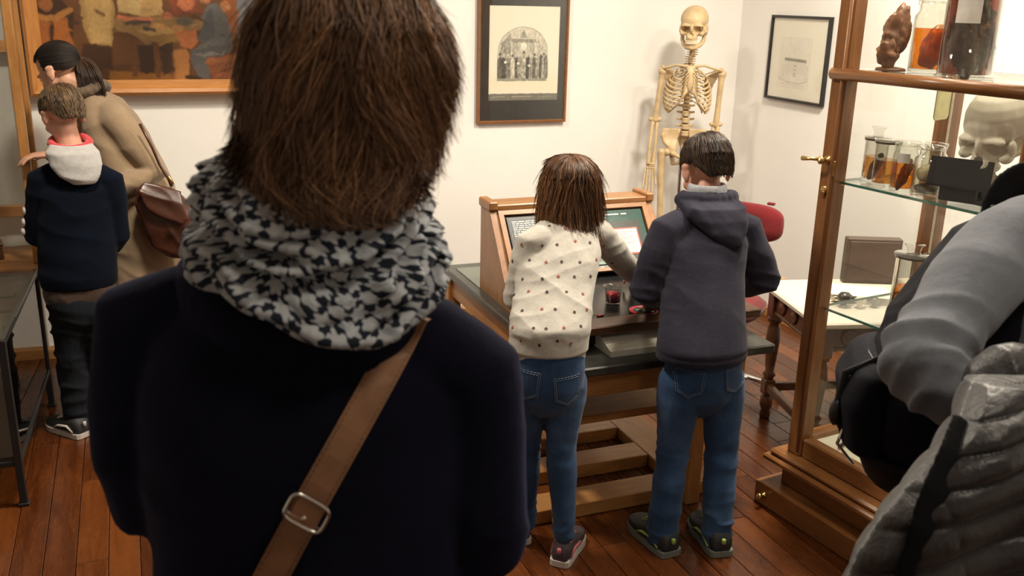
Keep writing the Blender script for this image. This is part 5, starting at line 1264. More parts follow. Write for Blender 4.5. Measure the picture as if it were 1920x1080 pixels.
SHORT = [(.02, .119), (.40, .114), (.70, .099), (.92, .066), (1.0, .028), (.97, -.002), (.88, -.030, -.004), (.77, -.055, -.010), (.68, -.075, -.014)]
def short_hair(root, hd, s, col, tip, seed, n=5600):
    H3 = hd.to_3x3(); C = hd @ (Vector((0, -.012, 0))*s)
    def te(ph): a = np.abs(ph); return np.where(a < .8, .42, np.where(a < 1.85, .42+.15*smoothstep(.8, 1.1, a), .57+.28*smoothstep(1.85, 2.5, a)))
    return hair_shell('hair', root, C, H3 @ Vector((1, 0, 0)), H3 @ Vector((0, 1, 0)), H3 @ Vector((0, 0, 1)), .073*s+.005, .094*s+.005, [(p[0], p[1]*s, (p[2] if len(p) > 2 else 0)) for p in SHORT], te, n, .18, col, tip, seed, 7, .0011, .005, .15, 60)
short_hair(p, hd, .97, (.034, .019, .011), (.085, .048, .026), 5)
# ------------------------------------------------------------------ boy with the grey and red hood at the left
F1 = Vector((-.10, 1, 0)).normalized(); R1 = F1.cross(ZV)
p = person('young boy in navy sweatshirt with grey and red hood at the left', (-.25, 3.80, 0))
hipc = at(150, 560, 3.86); waist = at(148, 500, 3.88); chest = at(145, 400, 3.90); shc = at(140, 325, 3.93); neckb = at(134, 285, 3.95); headc = at(118, 215, 3.98)
hipL, kneL, ankL = at(128, 580, 3.86), at(138, 690, 3.86), at(148, 785, 3.84)
hipR, kneR, ankR = at(178, 575, 3.84), at(190, 690, 3.88), at(205, 780, 3.92)
shL, elL, wrL = at(80, 335, 3.93), at(72, 440, 3.93), at(78, 400, 4.12)
shR, elR, wrR = at(205, 335, 3.92), at(220, 440, 3.92), at(200, 470, 4.05)
hd = frame((F1*.85+R1*-.35+Vector((0, 0, -.40))), (0, 0, 1), headc)
b = MB(); head_prims(b, hd, .92); b.capsule([headc-ZV*.05-F1*.02, neckb, shc-ZV*.05], [.044, .047, .06])
b.loft([(hipc-ZV*.05, R1*.10, F1*.07), (waist, R1*.09, F1*.07), (chest, R1*.10, F1*.075), (shc-ZV*.02, R1*.09, F1*.055)], 20)
for h_, k_, a_ in ((hipR, kneR, ankR), (hipL, kneL, ankL)): b.capsule([h_, k_, a_, Vector((a_.x, a_.y, .05))], [.058, .045, .032, .032])
for s_, e_, w_, sd_ in ((shR, elR, wrR, 1), (shL, elL, wrL, -1)): b.capsule([s_, e_, w_], [.035, .03, .023]); hand_prims(b, w_, (w_-e_)+F1*.08, (0, 0, -1), sd_, .8, .4)
own(blob('body', b, .006, SKIN2, None, 2), p); eyes(p, hd, .88)
b = MB(); hem = at(150, 535, 3.87)
b.loft([(hem, R1*.135, F1*.10), (hem+ZV*.04, R1*.142, F1*.105), (waist+ZV*.03, R1*.140, F1*.105), (chest, R1*.136, F1*.10), (chest.lerp(shc, .6), R1*.134, F1*.095), (shc, R1*.112, F1*.078), (shc+ZV*.04+F1*.01, R1*.072, F1*.06), (neckb, R1*.055, F1*.05)], 28)
for s_, e_, w_ in ((shR, elR, wrR), (shL, elL, wrL)): b.capsule([s_.lerp(shc, .3), s_, s_.lerp(e_, .5), e_, e_.lerp(w_, .6), w_], [.056, .056, .054, .052, .044, .034])
own(blob('sweatshirt', b, .006, NAVYB, None, 10, .5, lambda co, no: co+no*(.008*folds(co, (.35, 0, .93), 11, 3, 7)*smoothstep(hem.z, hem.z+.1, co[:, 2]))[:, None]), p)
nb = neckb; b = MB()
b.loft([(nb-F1*.03+ZV*.035, R1*.074, F1*.050), (nb-F1*.07+ZV*.01, R1*.094, F1*.050), (nb-F1*.100-ZV*.035+R1*.008, R1*.092, F1*.036), (nb-F1*.118-ZV*.075+R1*.018, R1*.070, F1*.026), (nb-F1*.122-ZV*.105+R1*.026, R1*.036, F1*.018)], 22)
hdo = own(blob('hood', b, .005, GREYH, None, 5, .5, lambda co, no: co+no*(.005*folds(co, (.3, 0, .9), 26, 5, 3))[:, None]), p)
b = MB()
for k in range(20):
    a = PI*(k/19)*1.5-.80; b.ell(nb+R1*(math.cos(a)*.066)-F1*(math.sin(a)*.066+.0)+ZV*(.034-.016*math.sin(a)), (.016, .016, .020), None, 10, 8)
q_ = blob('red_hood_lining', b, .005, REDL_, None, 5); q_.parent = hdo
b = MB()
for s_, e_ in ((shL, elL),):
    for k, t in enumerate((.55, .75, .92)): c_ = s_.lerp(e_, t)-R1*.052; b.ell(c_, (.010, .020, .018), None, 12, 8)
own(b.build('sleeve_patches', plain('pale_sleeve_print', (.50, .45, .42), .8), None, True), p)
b = MB(); b.loft([(hem-ZV*.065, R1*.128, F1*.098), (hem-ZV*.03, R1*.134, F1*.100), (hem+ZV*.03, R1*.126, F1*.094)], 26); own(blob('brown_shirt_tail', b, .006, cloth('brown_tee', (.050, .028, .018), .9, .2, 500), None, 4, .5, lambda co, no: co+no*(.006*folds(co, (.9, 0, .3), 20, 4, 3))[:, None]), p)
b = MB(); b.loft([(hipc-ZV*.12, R1*.06, F1*.05), (hipc-ZV*.08, R1*.112, F1*.088), (hipc-ZV*.02, R1*.12, F1*.092), (hipc+ZV*.03, R1*.115, F1*.088)], 24)
for h_, k_, a_ in ((hipR, kneR, ankR), (hipL, kneL, ankL)): b.capsule([h_-ZV*.02, h_.lerp(k_, .4), k_, k_.lerp(a_, .4), k_.lerp(a_, .8), a_-ZV*.02], [.072, .070, .060, .058, .054, .052], 16)
own(blob('trousers', b, .006, DKTR, None, 6, .5, lambda co, no: co+no*(.010*folds(co, (.1, .1, 1), 22, 5, 2))[:, None]), p)
shoe(p, (ankL.x+.02, ankL.y-.06), (-.62, .78), .21, SHOEB, SOLEW, SOLEW, SOLEW, .062, .40); shoe(p, (ankR.x+.01, ankR.y-.05), (-.2, 1), .21, SHOEB, SOLEW, SOLEW, SOLEW, .062, .40)
short_hair(p, hd, .92, (.115, .068, .034), (.20, .125, .06), 9, 4600)

# ------------------------------------------------------------------ woman in the beige coat, bending forward
F2 = Vector((-.85, .52, 0)).normalized(); R2 = F2.cross(ZV)
p = person('woman in beige coat with dark ponytail bending forward behind the boy', (.03, 4.25, 0))
headc = at(112, 132, 4.36); shc = at(195, 205, 4.32); neckb = at(168, 172, 4.34); chest = at(235, 290, 4.28); waist = at(275, 370, 4.24); hipc = at(275, 440, 4.22)
kneR, ankR = Vector((.02, 4.20, .36)), Vector((.05, 4.17, .08)); kneL, ankL = Vector((-.08, 4.32, .36)), Vector((-.06, 4.36, .08)); hipR = hipc-ZV*.05+R2*-.05; hipL = hipc-ZV*.05+R2*.05
shN, elN, wrN = at(215, 225, 4.20), at(290, 325, 4.14), at(225, 350, 4.08)       # near (right) arm
shF, elF, wrF = at(180, 200, 4.44), at(140, 290, 4.46), at(102, 288, 4.36)
nr = -R2 if (-R2).y < 0 else R2
hd = frame((F2*.86+Vector((0, 0, -.46))), (0, 0, 1), headc)
b = MB(); head_prims(b, hd, .95); b.capsule([headc-ZV*.04-F2*.03, neckb, shc], [.046, .048, .06])
up2 = (shc-waist).normalized(); fr2 = nr.cross(up2).normalized()
b.loft([(hipc, nr*.12, fr2*.09), (waist, nr*.11, fr2*.085), (chest, nr*.13, fr2*.095), (shc, nr*.13, fr2*.06)], 20)
for h_, k_, a_ in ((hipR, kneR, ankR), (hipL, kneL, ankL)): b.capsule([h_, k_, a_, Vector((a_.x, a_.y, .05))], [.075, .05, .036, .036])
b.capsule([shN, elN, wrN], [.04, .034, .026]); b.capsule([shF, elF, wrF], [.04, .034, .026]); hand_prims(b, wrN, (wrN-elN), (0, 0, -1), 1, .9, .5); hand_prims(b, wrF, Vector((-.8, -.1, -.05)), (0, 0, -1), -1, .95, .45)
own(blob('body', b, .006, SKIN, None, 2), p); eyes(p, hd, .95)
b = MB(); bot = at(262, 560, 4.22)
b.loft([(Vector((.02, 4.24, .42)), nr*.165, F2*.155), (bot, nr*.165, F2*.150), (hipc, nr*.16, F2*.135), (waist, nr*.150, fr2*.115), (chest, nr*.158, fr2*.112), (chest.lerp(shc, .7), nr*.160, fr2*.095), (shc+up2*.02, nr*.12, fr2*.075), (neckb-up2*.02, nr*.07, fr2*.058)], 30)
for s_, e_, w_ in ((shN, elN, wrN), (shF, elF, wrF)): b.capsule([s_.lerp(shc, .25), s_, s_.lerp(e_, .5), e_, e_.lerp(w_, .6), w_], [.066, .066, .062, .056, .050, .042])
own(blob('coat', b, .0065, COATK, None, 10, .5, lambda co, no: co+no*(.008*folds(co, (.5, 0, .86), 12, 4, 3)+.010*folds(co, (.95, .1, .1), 14, 2, 9)*smoothstep(.72, .5, co[:, 2]))[:, None]), p)
b = MB()
for k in range(22):
    a = 2*PI*k/22; b.ell(neckb-up2*.0+nr*(math.cos(a)*.070)+fr2*(math.sin(a)*.064)+up2*.006*math.sin(3*a), (.026, .026, .022), None, 10, 8)
own(blob('coat_collar', b, .005, cloth('taupe_scarf_knit', (.15, .105, .07), .95, .25, 60), None, 3, .5, lambda co, no: co+no*(.006*folds(co, up2, 40, 8, 3))[:, None]), p)
for k_, a_ in ((kneR, ankR), (kneL, ankL)):
    b = MB(); b.capsule([k_+ZV*.12, k_, a_], [.07, .056, .044]); own(blob('trouser_leg', b, .007, DKTR, None, 4), p)
    shoe(p, (a_.x-F2.x*.05, a_.y-F2.y*.05), F2, .24, SHOEB, SOLEG, None, None, .06)
# hair drawn back to a tie, then the ponytail
H3 = hd.to_3x3(); tie = at(146, 112, 4.34)
N = 3600; rg_ = np.random.default_rng(4); th = rg_.uniform(-1, 1, N); az = rg_.uniform(-PI, PI, N)
loc = np.stack([np.sin(az)*np.sqrt(1-th**2), np.cos(az)*np.sqrt(1-th**2), th], 1); keep = ~((loc[:, 1] > .35) & (loc[:, 2] < .42)) & ~((loc[:, 2] < -.25) & (loc[:, 1] > -.3)) & (loc[:, 2] > -.62); loc = loc[keep]
c0 = np.array([0, -.010, .034])*.95; rad_ = np.array([.079, .099, .086])*.95; tl = np.array(H3.inverted() @ (tie-headc)); tn = (tl-c0)/rad_; tn = tn/np.linalg.norm(tn)
def slerp_path(a, bvec, M_):
    d = np.clip((a*bvec).sum(1, keepdims=True), -.999, .999); om = np.arccos(d)[:, None]; s = np.linspace(0, .96, M_)[None, :, None]
    return (np.sin((1-s)*om)*a[:, None]+np.sin(s*om)*bvec[None, None])/np.sin(om)
PT = slerp_path(loc, tn, 10); PT = c0+PT*rad_*(1+.03*rg_.uniform(size=(len(loc), 1, 1))); PW_ = PT @ np.array(H3).T + np.array(headc)
HC = (.014, .009, .007); cc = np.array(HC)[None]*(.5+rg_.uniform(size=(len(loc), 1)))
hr = strands('hair', PW_, .0013*np.ones(len(loc)), cc, HAIR, p)
cap = MB().ell((0, 0, 0), tuple(rad_*.985), None, 40, 28); cap2 = MB(); nv_ = np.array([tuple(v) for v in cap.v])/rad_
ok = ~((nv_[:, 1] > .38) & (nv_[:, 2] < .40)) & ~((nv_[:, 2] < -.28) & (nv_[:, 1] > -.28)) & (nv_[:, 2] > -.64)
cap2.v = [headc + H3 @ (Vector(c0)+v) for v in cap.v]; cap2.f = [f for f in cap.f if all(ok[i] for i in f)]
o = cap2.build('hair_underlayer', plain('dark_hair_under', HC, .5), None, True, fix=False); o.parent = hr
N = 2200; u = rg_.uniform(-1, 1, (N, 2)); ends = np.array([np.array(at(178, 185, 4.30))])+np.stack([u[:, 0]*.048, u[:, 1]*.045, rg_.uniform(-.045, .03, N)], 1); s = np.linspace(0, 1, 12)[None, :, None]
mid = np.array(tie)+np.array([.035, -.015, .005])+np.stack([u[:, 0]*.044, u[:, 1]*.040, u[:, 0]*.016], 1); st0 = np.array(tie)+u.repeat(2, 1)[:, :3]*.008
PP = (1-s)**2*st0[:, None]+2*s*(1-s)*mid[:, None]+s*s*ends[:, None]
strands('ponytail', PP, .0014*np.ones(N), np.array((.045, .024, .014))[None]*(.5+rg_.uniform(size=(N, 1))), HAIR, p)
b = MB(); ax_ = (Vector(tuple(mid.mean(0)))-tie).normalized(); b.v, b.f = MB().lathe([(.012, -.006), (.018, -.006), (.020, 0), (.018, .006), (.012, .006)], tie, 18, ax_).v, MB().lathe([(.012, -.006), (.018, -.006), (.020, 0), (.018, .006), (.012, .006)], tie, 18, ax_).f
own(b.build('hair_tie', plain('pale_hair_tie', (.55, .53, .50), .4), None, True), p)
own(MB().ell(hd @ (Vector((-.080, .0, -.034))*.95), (.004, .004, .004), None, 10, 8).build('earring', plain('pearl', (.75, .72, .66), .2), None, True), p)
# her leather shoulder bag
bg = thing('leather_shoulder_bag', 'slouchy brown leather shoulder bag hanging behind the woman in beige', 'bag', tuple(at(320, 480, 4.02)))
bc_ = [at(300, 352, 4.03), at(312, 390, 4.03), at(322, 430, 4.03), at(330, 470, 4.03), at(334, 482, 4.03)]
lat = (at(380, 400, 4.03)-at(270, 400, 4.03)).normalized(); b = MB()
b.loft([(bc_[0]-ZV*-.004, lat*.060-ZV*.012, HV*.020), (bc_[0]-ZV*.02, lat*.090-ZV*.015, HV*.035), (bc_[1], lat*.118-ZV*.03, HV*.050), (bc_[2], lat*.112-ZV*.03, HV*.056), (bc_[3], lat*.092-ZV*.03, HV*.048), (bc_[4], lat*.06-ZV*.02, HV*.02)], 30, 3)
bo = own(blob('bag_body', b, .005, BRLEATH, None, 3, .5, lambda co, no: co+no*(.010*folds(co, (.6, 0, .8), 16, 7, 3)+.005*folds(co, (.9, 0, -.4), 28, 7, 5))[:, None]), bg)
b = MB(); b.loft([(bc_[0]-HV*.03+lat*.02+ZV*.012, lat*.070-ZV*.02, HV*.010), (bc_[0]-HV*.055+lat*.02-ZV*.03, lat*.085-ZV*.024, HV*.010), (bc_[1]-HV*.064+lat*.024-ZV*.01, lat*.080-ZV*.024, HV*.009), (bc_[1]-HV*.066+lat*.03-ZV*.035, lat*.05-ZV*.02, HV*.008)], 24, 3); own(blob('bag_flap', b, .005, BRLEATH, None, 2, .5, lambda co, no: co+no*(.006*folds(co, (.6, 0, .8), 22, 6, 9))[:, None]), bg)
own(MB().tube([at(262, 232, 4.10), at(285, 275, 4.085), at(300, 310, 4.07), at(316, 335, 4.05), at(322, 350, 4.04)], .006, 8, .5).build('bag_strap', BRLEATH, None, True), bg)
own(MB().tube([at(316, 330, 4.045), at(320, 338, 4.045), at(324, 346, 4.045)], .007, 10).build('strap_ring', BRASS, None, True), bg)
# ------------------------------------------------------------------ woman in front, seen from behind
def fg(px, py, d):
    r = FWD + RGT*((px-960)/F_PX) + UPV*((540-py)/F_PX); return CAMP + r*(d/r.dot(HV))
wm = person('woman with short brown hair and star patterned scarf seen from behind in front', (RV*-.20+HV*.93)[:])
D0 = .93
FW_ = (HV*.97+RV*.22).normalized(); RW = FW_.cross(ZV)
headc = fg(648, 165, D0+.03); neckb = fg(610, 430, D0+.0); chestc = fg(585, 760, D0+.02); waistc = fg(590, 1080, D0+.02)
axis0 = Vector((chestc.x, chestc.y, 0))
shL, elL = fg(262, 605, D0), fg(265, 925, D0-.01); shR, elR = fg(895, 700, D0), fg(908, 1010, D0-.01)
wrL = elL+FW_*.20-ZV*.03+RW*.06; wrR = elR+FW_*.20-ZV*.03-RW*.06
hipz = .88; hipc = Vector((axis0.x, axis0.y, hipz))
hd = frame(FW_*.90+RW*.36+Vector((0, 0, -.20)), (0, 0, 1), headc-ZV*.030+RW*.006)
b = MB(); head_prims(b, hd, .95); b.capsule([headc-ZV*.05-FW_*.02, neckb, neckb-ZV*.08], [.055, .057, .07])
b.loft([(hipc-ZV*.06, RW*.16, FW_*.11), (hipc+ZV*.12, RW*.14, FW_*.10), (chestc, RW*.14, FW_*.10), (neckb-ZV*.13, RW*.10, FW_*.05), (neckb-ZV*.08, RW*.06, FW_*.04)], 22)
for x in (-1, 1):
    hp = hipc+RW*.085*x-ZV*.04; b.capsule([hp, hp-ZV*.40+RW*.01*x, Vector((hp.x, hp.y, .09)), Vector((hp.x, hp.y, .05))], [.085, .055, .04, .04])
for s_, e_, w_, sd_ in ((shR, elR, wrR, 1), (shL, elL, wrL, -1)): b.capsule([s_-ZV*.02, e_, w_], [.036, .036, .028]); hand_prims(b, w_, FW_*.8+RW*-.4*sd_, (0, 0, -1), sd_, .95, .5)
own(blob('body', b, .0065, SKIN2, None, 2), wm); eyes(wm, hd, .95)
# coat: torso drawn from the shoulders down, arms beside it
def lat_pt(px, py): return fg(px, py, D0)
def mid(pl, pr): a, c = lat_pt(*pl), lat_pt(*pr); return (a+c)/2, (c-a).length/2
secs = []
for pl, pr, ry in (((330, 1330), (880, 1330), .125), ((318, 1080), (900, 1080), .125), ((300, 920), (905, 920), .130), ((285, 780), (915, 800), .132), ((285, 690), (900, 735), .125), ((310, 600), (868, 670), .112), ((372, 540), (805, 625), .092), ((440, 500), (740, 560), .07)):
    c, hw = mid(pl, pr); a, c2 = lat_pt(*pl), lat_pt(*pr); secs.append((c, (c2-a)/2, FW_*ry))
low = [(Vector((axis0.x, axis0.y, .70)), RW*.205, FW_*.15), (Vector((axis0.x, axis0.y, .86)), RW*.195, FW_*.145)]
tors = MB().loft(low+secs, 36)
b = MB(); b.loft(low+secs, 36)
for s_, e_, w_ in ((shR, elR, wrR), (shL, elL, wrL)):
    inn = s_.lerp(neckb, .35)-ZV*.02; b.capsule([inn, s_, s_.lerp(e_, .35), s_.lerp(e_, .75), e_, e_.lerp(w_, .5), w_], [.052, .050, .052, .050, .049, .044, .038], 18)
el_n = np.array(elR), np.array(elL)
def wpost(co, no):
    d = .004*folds(co, (.3, .1, .95), 7, 3, 3)
    for k, e_ in enumerate(el_n):
        r2 = ((co-e_)**2).sum(1); d = d+.005*folds(co, (.25, .1, .95), 18, 5, 4+k)*np.exp(-r2/.012)
    return co+no*d[:, None]
coat = own(blob('coat', b, .006, NAVYW, None, 12, .5, wpost), wm)
ctree = bvh(coat)
# cowl collar of the coat under the scarf
b = MB(); cc = fg(560, 520, D0)
for k in range(40):
    a = 2*PI*k/40; low_ = .5-.5*math.sin(a)      # back is sin=-1
    c_ = neckb+RW*(math.cos(a)*.108-.026)+FW_*(math.sin(a)*.088)+ZV*(-.055+.018*math.cos(a+PI)-.030*low_); b.ell(c_, (.026, .026, .036), None, 12, 8)
    c_ = neckb+RW*(math.cos(a)*.116-.032)+FW_*(math.sin(a)*.096)+ZV*(-.075+.022*math.cos(a+PI)-.038*low_); b.ell(c_, (.020, .020, .026), None, 12, 8)
own(blob('coat_collar', b, .0055, NAVYW, None, 4, .5, lambda co, no: co+no*(.004*folds(co, (.2, 0, 1), 38, 4, 3))[:, None]), wm)
for x in (-1, 1):
    hp = hipc+RW*.085*x-ZV*.04; b = MB(); b.capsule([hp, hp-ZV*.40+RW*.01*x, Vector((hp.x, hp.y, .08))], [.105, .072, .055]); own(blob('trouser_leg', b, .008, DKTR, None, 4), wm)
    shoe(wm, (hp.x-FW_.x*.07, hp.y-FW_.y*.07), FW_, .25, SHOEB, SOLEG, None, None, .065)
# scarf: wound cowl with drape folds; pattern laid in its own length and width
SCF = Mat('star_print_scarf'); uvn = SCF.n('UVMap'); sp = SCF.n('SeparateXYZ'); SCF.l(uvn.outputs[0], sp.inputs[0])
U_, V_ = X(SCF.nt, sp.outputs[0]), X(SCF.nt, sp.outputs[1])
def star(ou, ov, cellu, cellv, ph, size):
    fu = ((U_/cellu+ou).f('FRACT')-.5)*cellu; fv = ((V_/cellv+ov).f('FRACT')-.5)*cellv
    r = (fu*fu+fv*fv).f('SQRT'); a = fv.f('ARCTAN2', fu); R_ = (a*6.0+ph).f('COSINE')*(.22*size)+size
    return (r-R_)
s1 = star(0, 0, .022, .0381, 0, .0087); s2 = star(.5, .5, .022, .0381, 1.4, .0087)
mfac = s1.f('MINIMUM', s2); mask = (mfac*-900.0+.5).f('MINIMUM', 1.0).f('MAXIMUM', 0.0)
wv = SCF.noise(SCF.coord('UV'), 60, 3); nz = SCF.noise(SCF.coord('UV'), 900, 2)
mask = (mask*((X(SCF.nt, wv)*3.2-.6).f('MINIMUM', 1.0).f('MAXIMUM', .55)))
mixc = SCF.n('MixRGB'); SCF.l(mask.s, mixc.inputs[0]); mixc.inputs[1].default_value = (.016, .020, .032, 1); mixc.inputs[2].default_value = (.46, .485, .52, 1)
SCF.l(mixc.outputs[0], SCF.b.inputs['Base Color']); SCF.set(Roughness=.95, Specular_IOR_Level=.1, Sheen_Weight=.1); SCF.bump(nz, .25, .002)
NU, NVv = 300, 110; uu = np.linspace(0, 2*PI, NU+1); vv = np.linspace(0, 1, NVv+1); Ug, Vg = np.meshgrid(uu, vv)      # angle: back at -pi/2
sa, ca = np.sin(Ug), np.cos(Ug); bk = .5-.5*sa
# profile from top edge (v=0) over the outside to the lower hem (v=1), then tucked under
top = neckb[2]+.058-.012*bk+.012*ca*-1; bot = neckb[2]-.030-.050*np.exp(-((Ug-(1.5*PI+.75))/.75)**2)-.012*bk
rad_ = np.interp(Vg, [0, .06, .2, .45, .7, .88, .96, 1], [.070, .080, .087, .093, .099, .102, .100, .090])
zz = top+(bot-top)*np.interp(Vg, [0, .08, .9, 1], [-.06, .02, .97, 1.0])
pp = np.stack([ca.ravel()*1.5, sa.ravel()*1.5, Vg.ravel()*5.5+.9*sa.ravel()+.7*np.cos(Ug.ravel()*2)], 1)
fold = (1-np.abs(vn(pp*1.25+4)))**1.5; fold2 = (1-np.abs(vn(pp*np.array([1.6, 1.6, 2.4])+21)))**1.4
dr = (fold.reshape(Ug.shape)-.5)*.040+(fold2.reshape(Ug.shape)-.5)*.012; env = np.interp(Vg, [0, .12, .85, 1], [.3, 1, .9, .25]); rad_ = rad_+dr*env
zz = zz+.006*vn(pp*1.1+9).reshape(Ug.shape)*env
cx = neckb[0]-RW.x*.012; cy = neckb[1]-RW.y*.012
Rv, Fv = np.array(RW), np.array(FW_); co = np.array([cx, cy, 0])[None, None]+(rad_*1.10*ca)[..., None]*Rv+(rad_*.98*sa)[..., None]*Fv+zz[..., None]*np.array([0, 0, 1])
# drape follows the shoulders: centre drifts back-right lower down
co = co+np.array(RW)*(.012*Vg)[..., None]-np.array(FW_)*(.012*Vg)[..., None]
idx = np.arange((NU+1)*(NVv+1)).reshape(NVv+1, NU+1); q = np.stack([idx[:-1, :-1], idx[:-1, 1:], idx[1:, 1:], idx[1:, :-1]], -1).reshape(-1, 4)
me = bpy.data.meshes.new('scarf'); me.from_pydata(co.reshape(-1, 3).tolist(), [], q.tolist()); me.update()
arc = np.concatenate([np.zeros((1, NU+1)), np.cumsum(np.linalg.norm(np.diff(co, axis=0), axis=2), 0)], 0); al = Ug*.112*1.0
uvl = me.uv_layers.new(name='UVMap'); li = np.empty(len(me.loops), np.int32); me.loops.foreach_get('vertex_index', li)
arc2 = np.repeat(arc.mean(1, keepdims=True), NU+1, 1)*.6+arc*.4
uvl.data.foreach_set('uv', np.stack([al.ravel()[li], arc2.ravel()[li]], 1).astype(np.float32).ravel())
me.polygons.foreach_set('use_smooth', np.ones(len(me.polygons), bool)); me.materials.append(SCF.m)
o = bpy.data.objects.new('scarf', me); COL.objects.link(o); own(o, wm)
so_ = o.modifiers.new('thickness', 'SOLIDIFY'); so_.thickness = .003; so_.offset = -1
# hair: layered short cut, longer at the nape
def wt(ph):
    a = np.abs(ph); base = np.where(a < .8, .44, .60+.36*smoothstep(.8, 1.7, a)); right = (ph > .3) & (ph < 2.7)
    return np.where(right, np.minimum(base, .54+.42*smoothstep(1.25, 2.45, ph)), base)+.02*np.sin(ph*7)
hC = headc-FW_*.012+RW*.008
HP = [(.02, .118), (.28, .115), (.55, .105), (.78, .085), (.94, .055), (1.02, .018), (1.04, -.020), (1.04, -.055, -.002), (1.02, -.080, -.006), (1.0, -.100, -.010), (1.0, -.118, -.012)]
hair_shell('hair', wm, hC, RW, FW_, ZV, .084, .098, HP, wt, 18000, .60, (.16, .080, .040), (.48, .26, .13), 12, 20, .0008, .009, .42, 60, .020, wave=.10, jag=.06)
# loose flicked tips at the left and right of the nape
def tips(n, px0, px1, py, dpx, dpy, seed):
    rg_ = np.random.default_rng(seed); L = []
    for k in range(n):
        x0 = rg_.uniform(px0, px1); y0 = py+rg_.uniform(-45, 15); a = np.array(fg(x0, y0, D0-.055+rg_.uniform(-.01, .03))); e = np.array(fg(x0+dpx*rg_.uniform(.4, 1.2), y0+dpy*rg_.uniform(.5, 1.2), D0-.07+rg_.uniform(-.015, .02))); m = (a+e)/2+np.array([0, 0, -.006]); s = np.linspace(0, 1, 9)[:, None]
        L.append((1-s)**2*a+2*s*(1-s)*m+s*s*e)
    return np.array(L)
TP = np.concatenate([tips(260, 440, 540, 285, -45, 55, 1), tips(420, 500, 760, 340, 5, 60, 2), tips(60, 745, 800, 350, 25, 25, 3)]); rg_ = np.random.default_rng(8)
strands('hair_tips', TP, .0009*np.ones(len(TP)), np.array((.06, .031, .016))[None]*(.6+.9*rg_.uniform(size=(len(TP), 1))), HAIR, wm)

# her crossbody bag: strap lies round the torso over one shoulder
bag = thing('crossbody_bag', 'tan leather crossbody strap with steel buckle over the dark coat', 'bag', tuple(Vector((axis0.x, axis0.y, .82))-RW*.25+FW_*.06))
tt_ = blob('tmp_torso', MB().loft(low+secs, 36), .008, NAVYW, None, 10); ttree = bvh(coat)
def cam_hit(px, py):
    d = (FWD + RGT*((px-960)/F_PX) + UPV*((540-py)/F_PX)).normalized(); h = ctree.ray_cast(CAMP, d); return h[0] if h[0] is not None else None
bpy.data.objects.remove(tt_)
line = [(776, 590), (766, 612), (752, 640), (722, 695), (690, 752), (658, 810), (628, 862), (600, 912), (572, 962), (545, 1012), (518, 1062), (490, 1115), (462, 1170), (430, 1240), (398, 1320)]
LPT, RPT = [], []
for i, (x, y) in enumerate(line):
    a, c = line[max(i-1, 0)], line[min(i+1, len(line)-1)]; tx, ty = c[0]-a[0], c[1]-a[1]; L = math.hypot(tx, ty); hwid = 29+4*i/len(line)
    nx, ny = -ty/L*hwid, tx/L*hwid
    for sgn, lst in ((1, LPT), (-1, RPT)):
        h = cam_hit(x+nx*sgn, y+ny*sgn)
        if h is None: h = fg(x+nx*sgn, y+ny*sgn, D0-.02)
        lst.append(h+(CAMP-h).normalized()*.006)
# smooth and run on over the shoulder and round the hip to the bag
def sm(l):
    for _ in range(3): l = [l[0]]+[(l[i-1]+l[i]*2+l[i+1])/4 for i in range(1, len(l)-1)]+[l[-1]]
    return l
LPT, RPT = sm(LPT), sm(RPT)
fr_ = [(LPT[0]+FW_*.05-ZV*.006, RPT[0]+FW_*.05-ZV*.006), (LPT[0]+FW_*.11-ZV*.04-RW*.01, RPT[0]+FW_*.11-ZV*.04-RW*.01), (LPT[0]+FW_*.16-ZV*.14-RW*.03, RPT[0]+FW_*.16-ZV*.14-RW*.03)]
LPT = [f[0] for f in fr_[::-1]]+LPT; RPT = [f[1] for f in fr_[::-1]]+RPT
bagc = Vector((axis0.x, axis0.y, .82))-RW*.25+FW_*.06
for t in (.5, 1.0):
    LPT.append(LPT[-1].lerp(bagc+ZV*.08-FW_*.03, t)); RPT.append(RPT[-1].lerp(bagc+ZV*.08+FW_*.0, t))
v = []; f = []
for a, c in zip(LPT, RPT):
    n_ = (CAMP-(a+c)/2).normalized()*.003; v += [a, c, c+n_, a+n_]
for i in range(len(LPT)-1):
    for k in range(4): l = (k+1) % 4; f.append([i*4+k, i*4+l, (i+1)*4+l, (i+1)*4+k])
f += [[0, 1, 2, 3][::-1], [len(v)-4, len(v)-3, len(v)-2, len(v)-1]]
stp = own(MB().add(v, f).build('strap', LEATH, None), bag)
sti = MB()
for S_, O_ in ((LPT, RPT), (RPT, LPT)):
    for i in range(3, len(S_)-3):
        for k in range(5):
            a = S_[i].lerp(O_[i], .09).lerp(S_[i+1].lerp(O_[i+1], .09), k/5+.02); c = S_[i].lerp(O_[i], .09).lerp(S_[i+1].lerp(O_[i+1], .09), k/5+.13); n_ = (CAMP-a).normalized()*.0036; sti.tube([a+n_, c+n_], .0006, 4)
x_ = sti.build('strap_stitching', plain('dark_tan_thread', (.12, .055, .03), .7), None); x_.parent = stp; x_['kind'] = 'stuff'
STEEL = plain('brushed_steel', (.62, .60, .57), .25, 1.0, .1)
i0 = 3+8; cen = (LPT[i0]+RPT[i0])/2; dirv = ((LPT[i0-1]+RPT[i0-1])/2-(LPT[i0+1]+RPT[i0+1])/2).normalized(); acr = (RPT[i0]-LPT[i0]).normalized(); nn_ = acr.cross(dirv)
nn_ = nn_ if nn_.dot(CAMP-cen) > 0 else -nn_
cen = fg(557, 947, .81); cen = (LPT[i0]+RPT[i0])/2 + dirv*.004
hw, hl = .0205, .0145; ring = []
for k in range(40):
    t = 2*PI*k/40; e = .45; ring.append(cen+nn_*.006+acr*hw*math.copysign(abs(math.cos(t))**e, math.cos(t))+dirv*hl*math.copysign(abs(math.sin(t))**e, math.sin(t)))
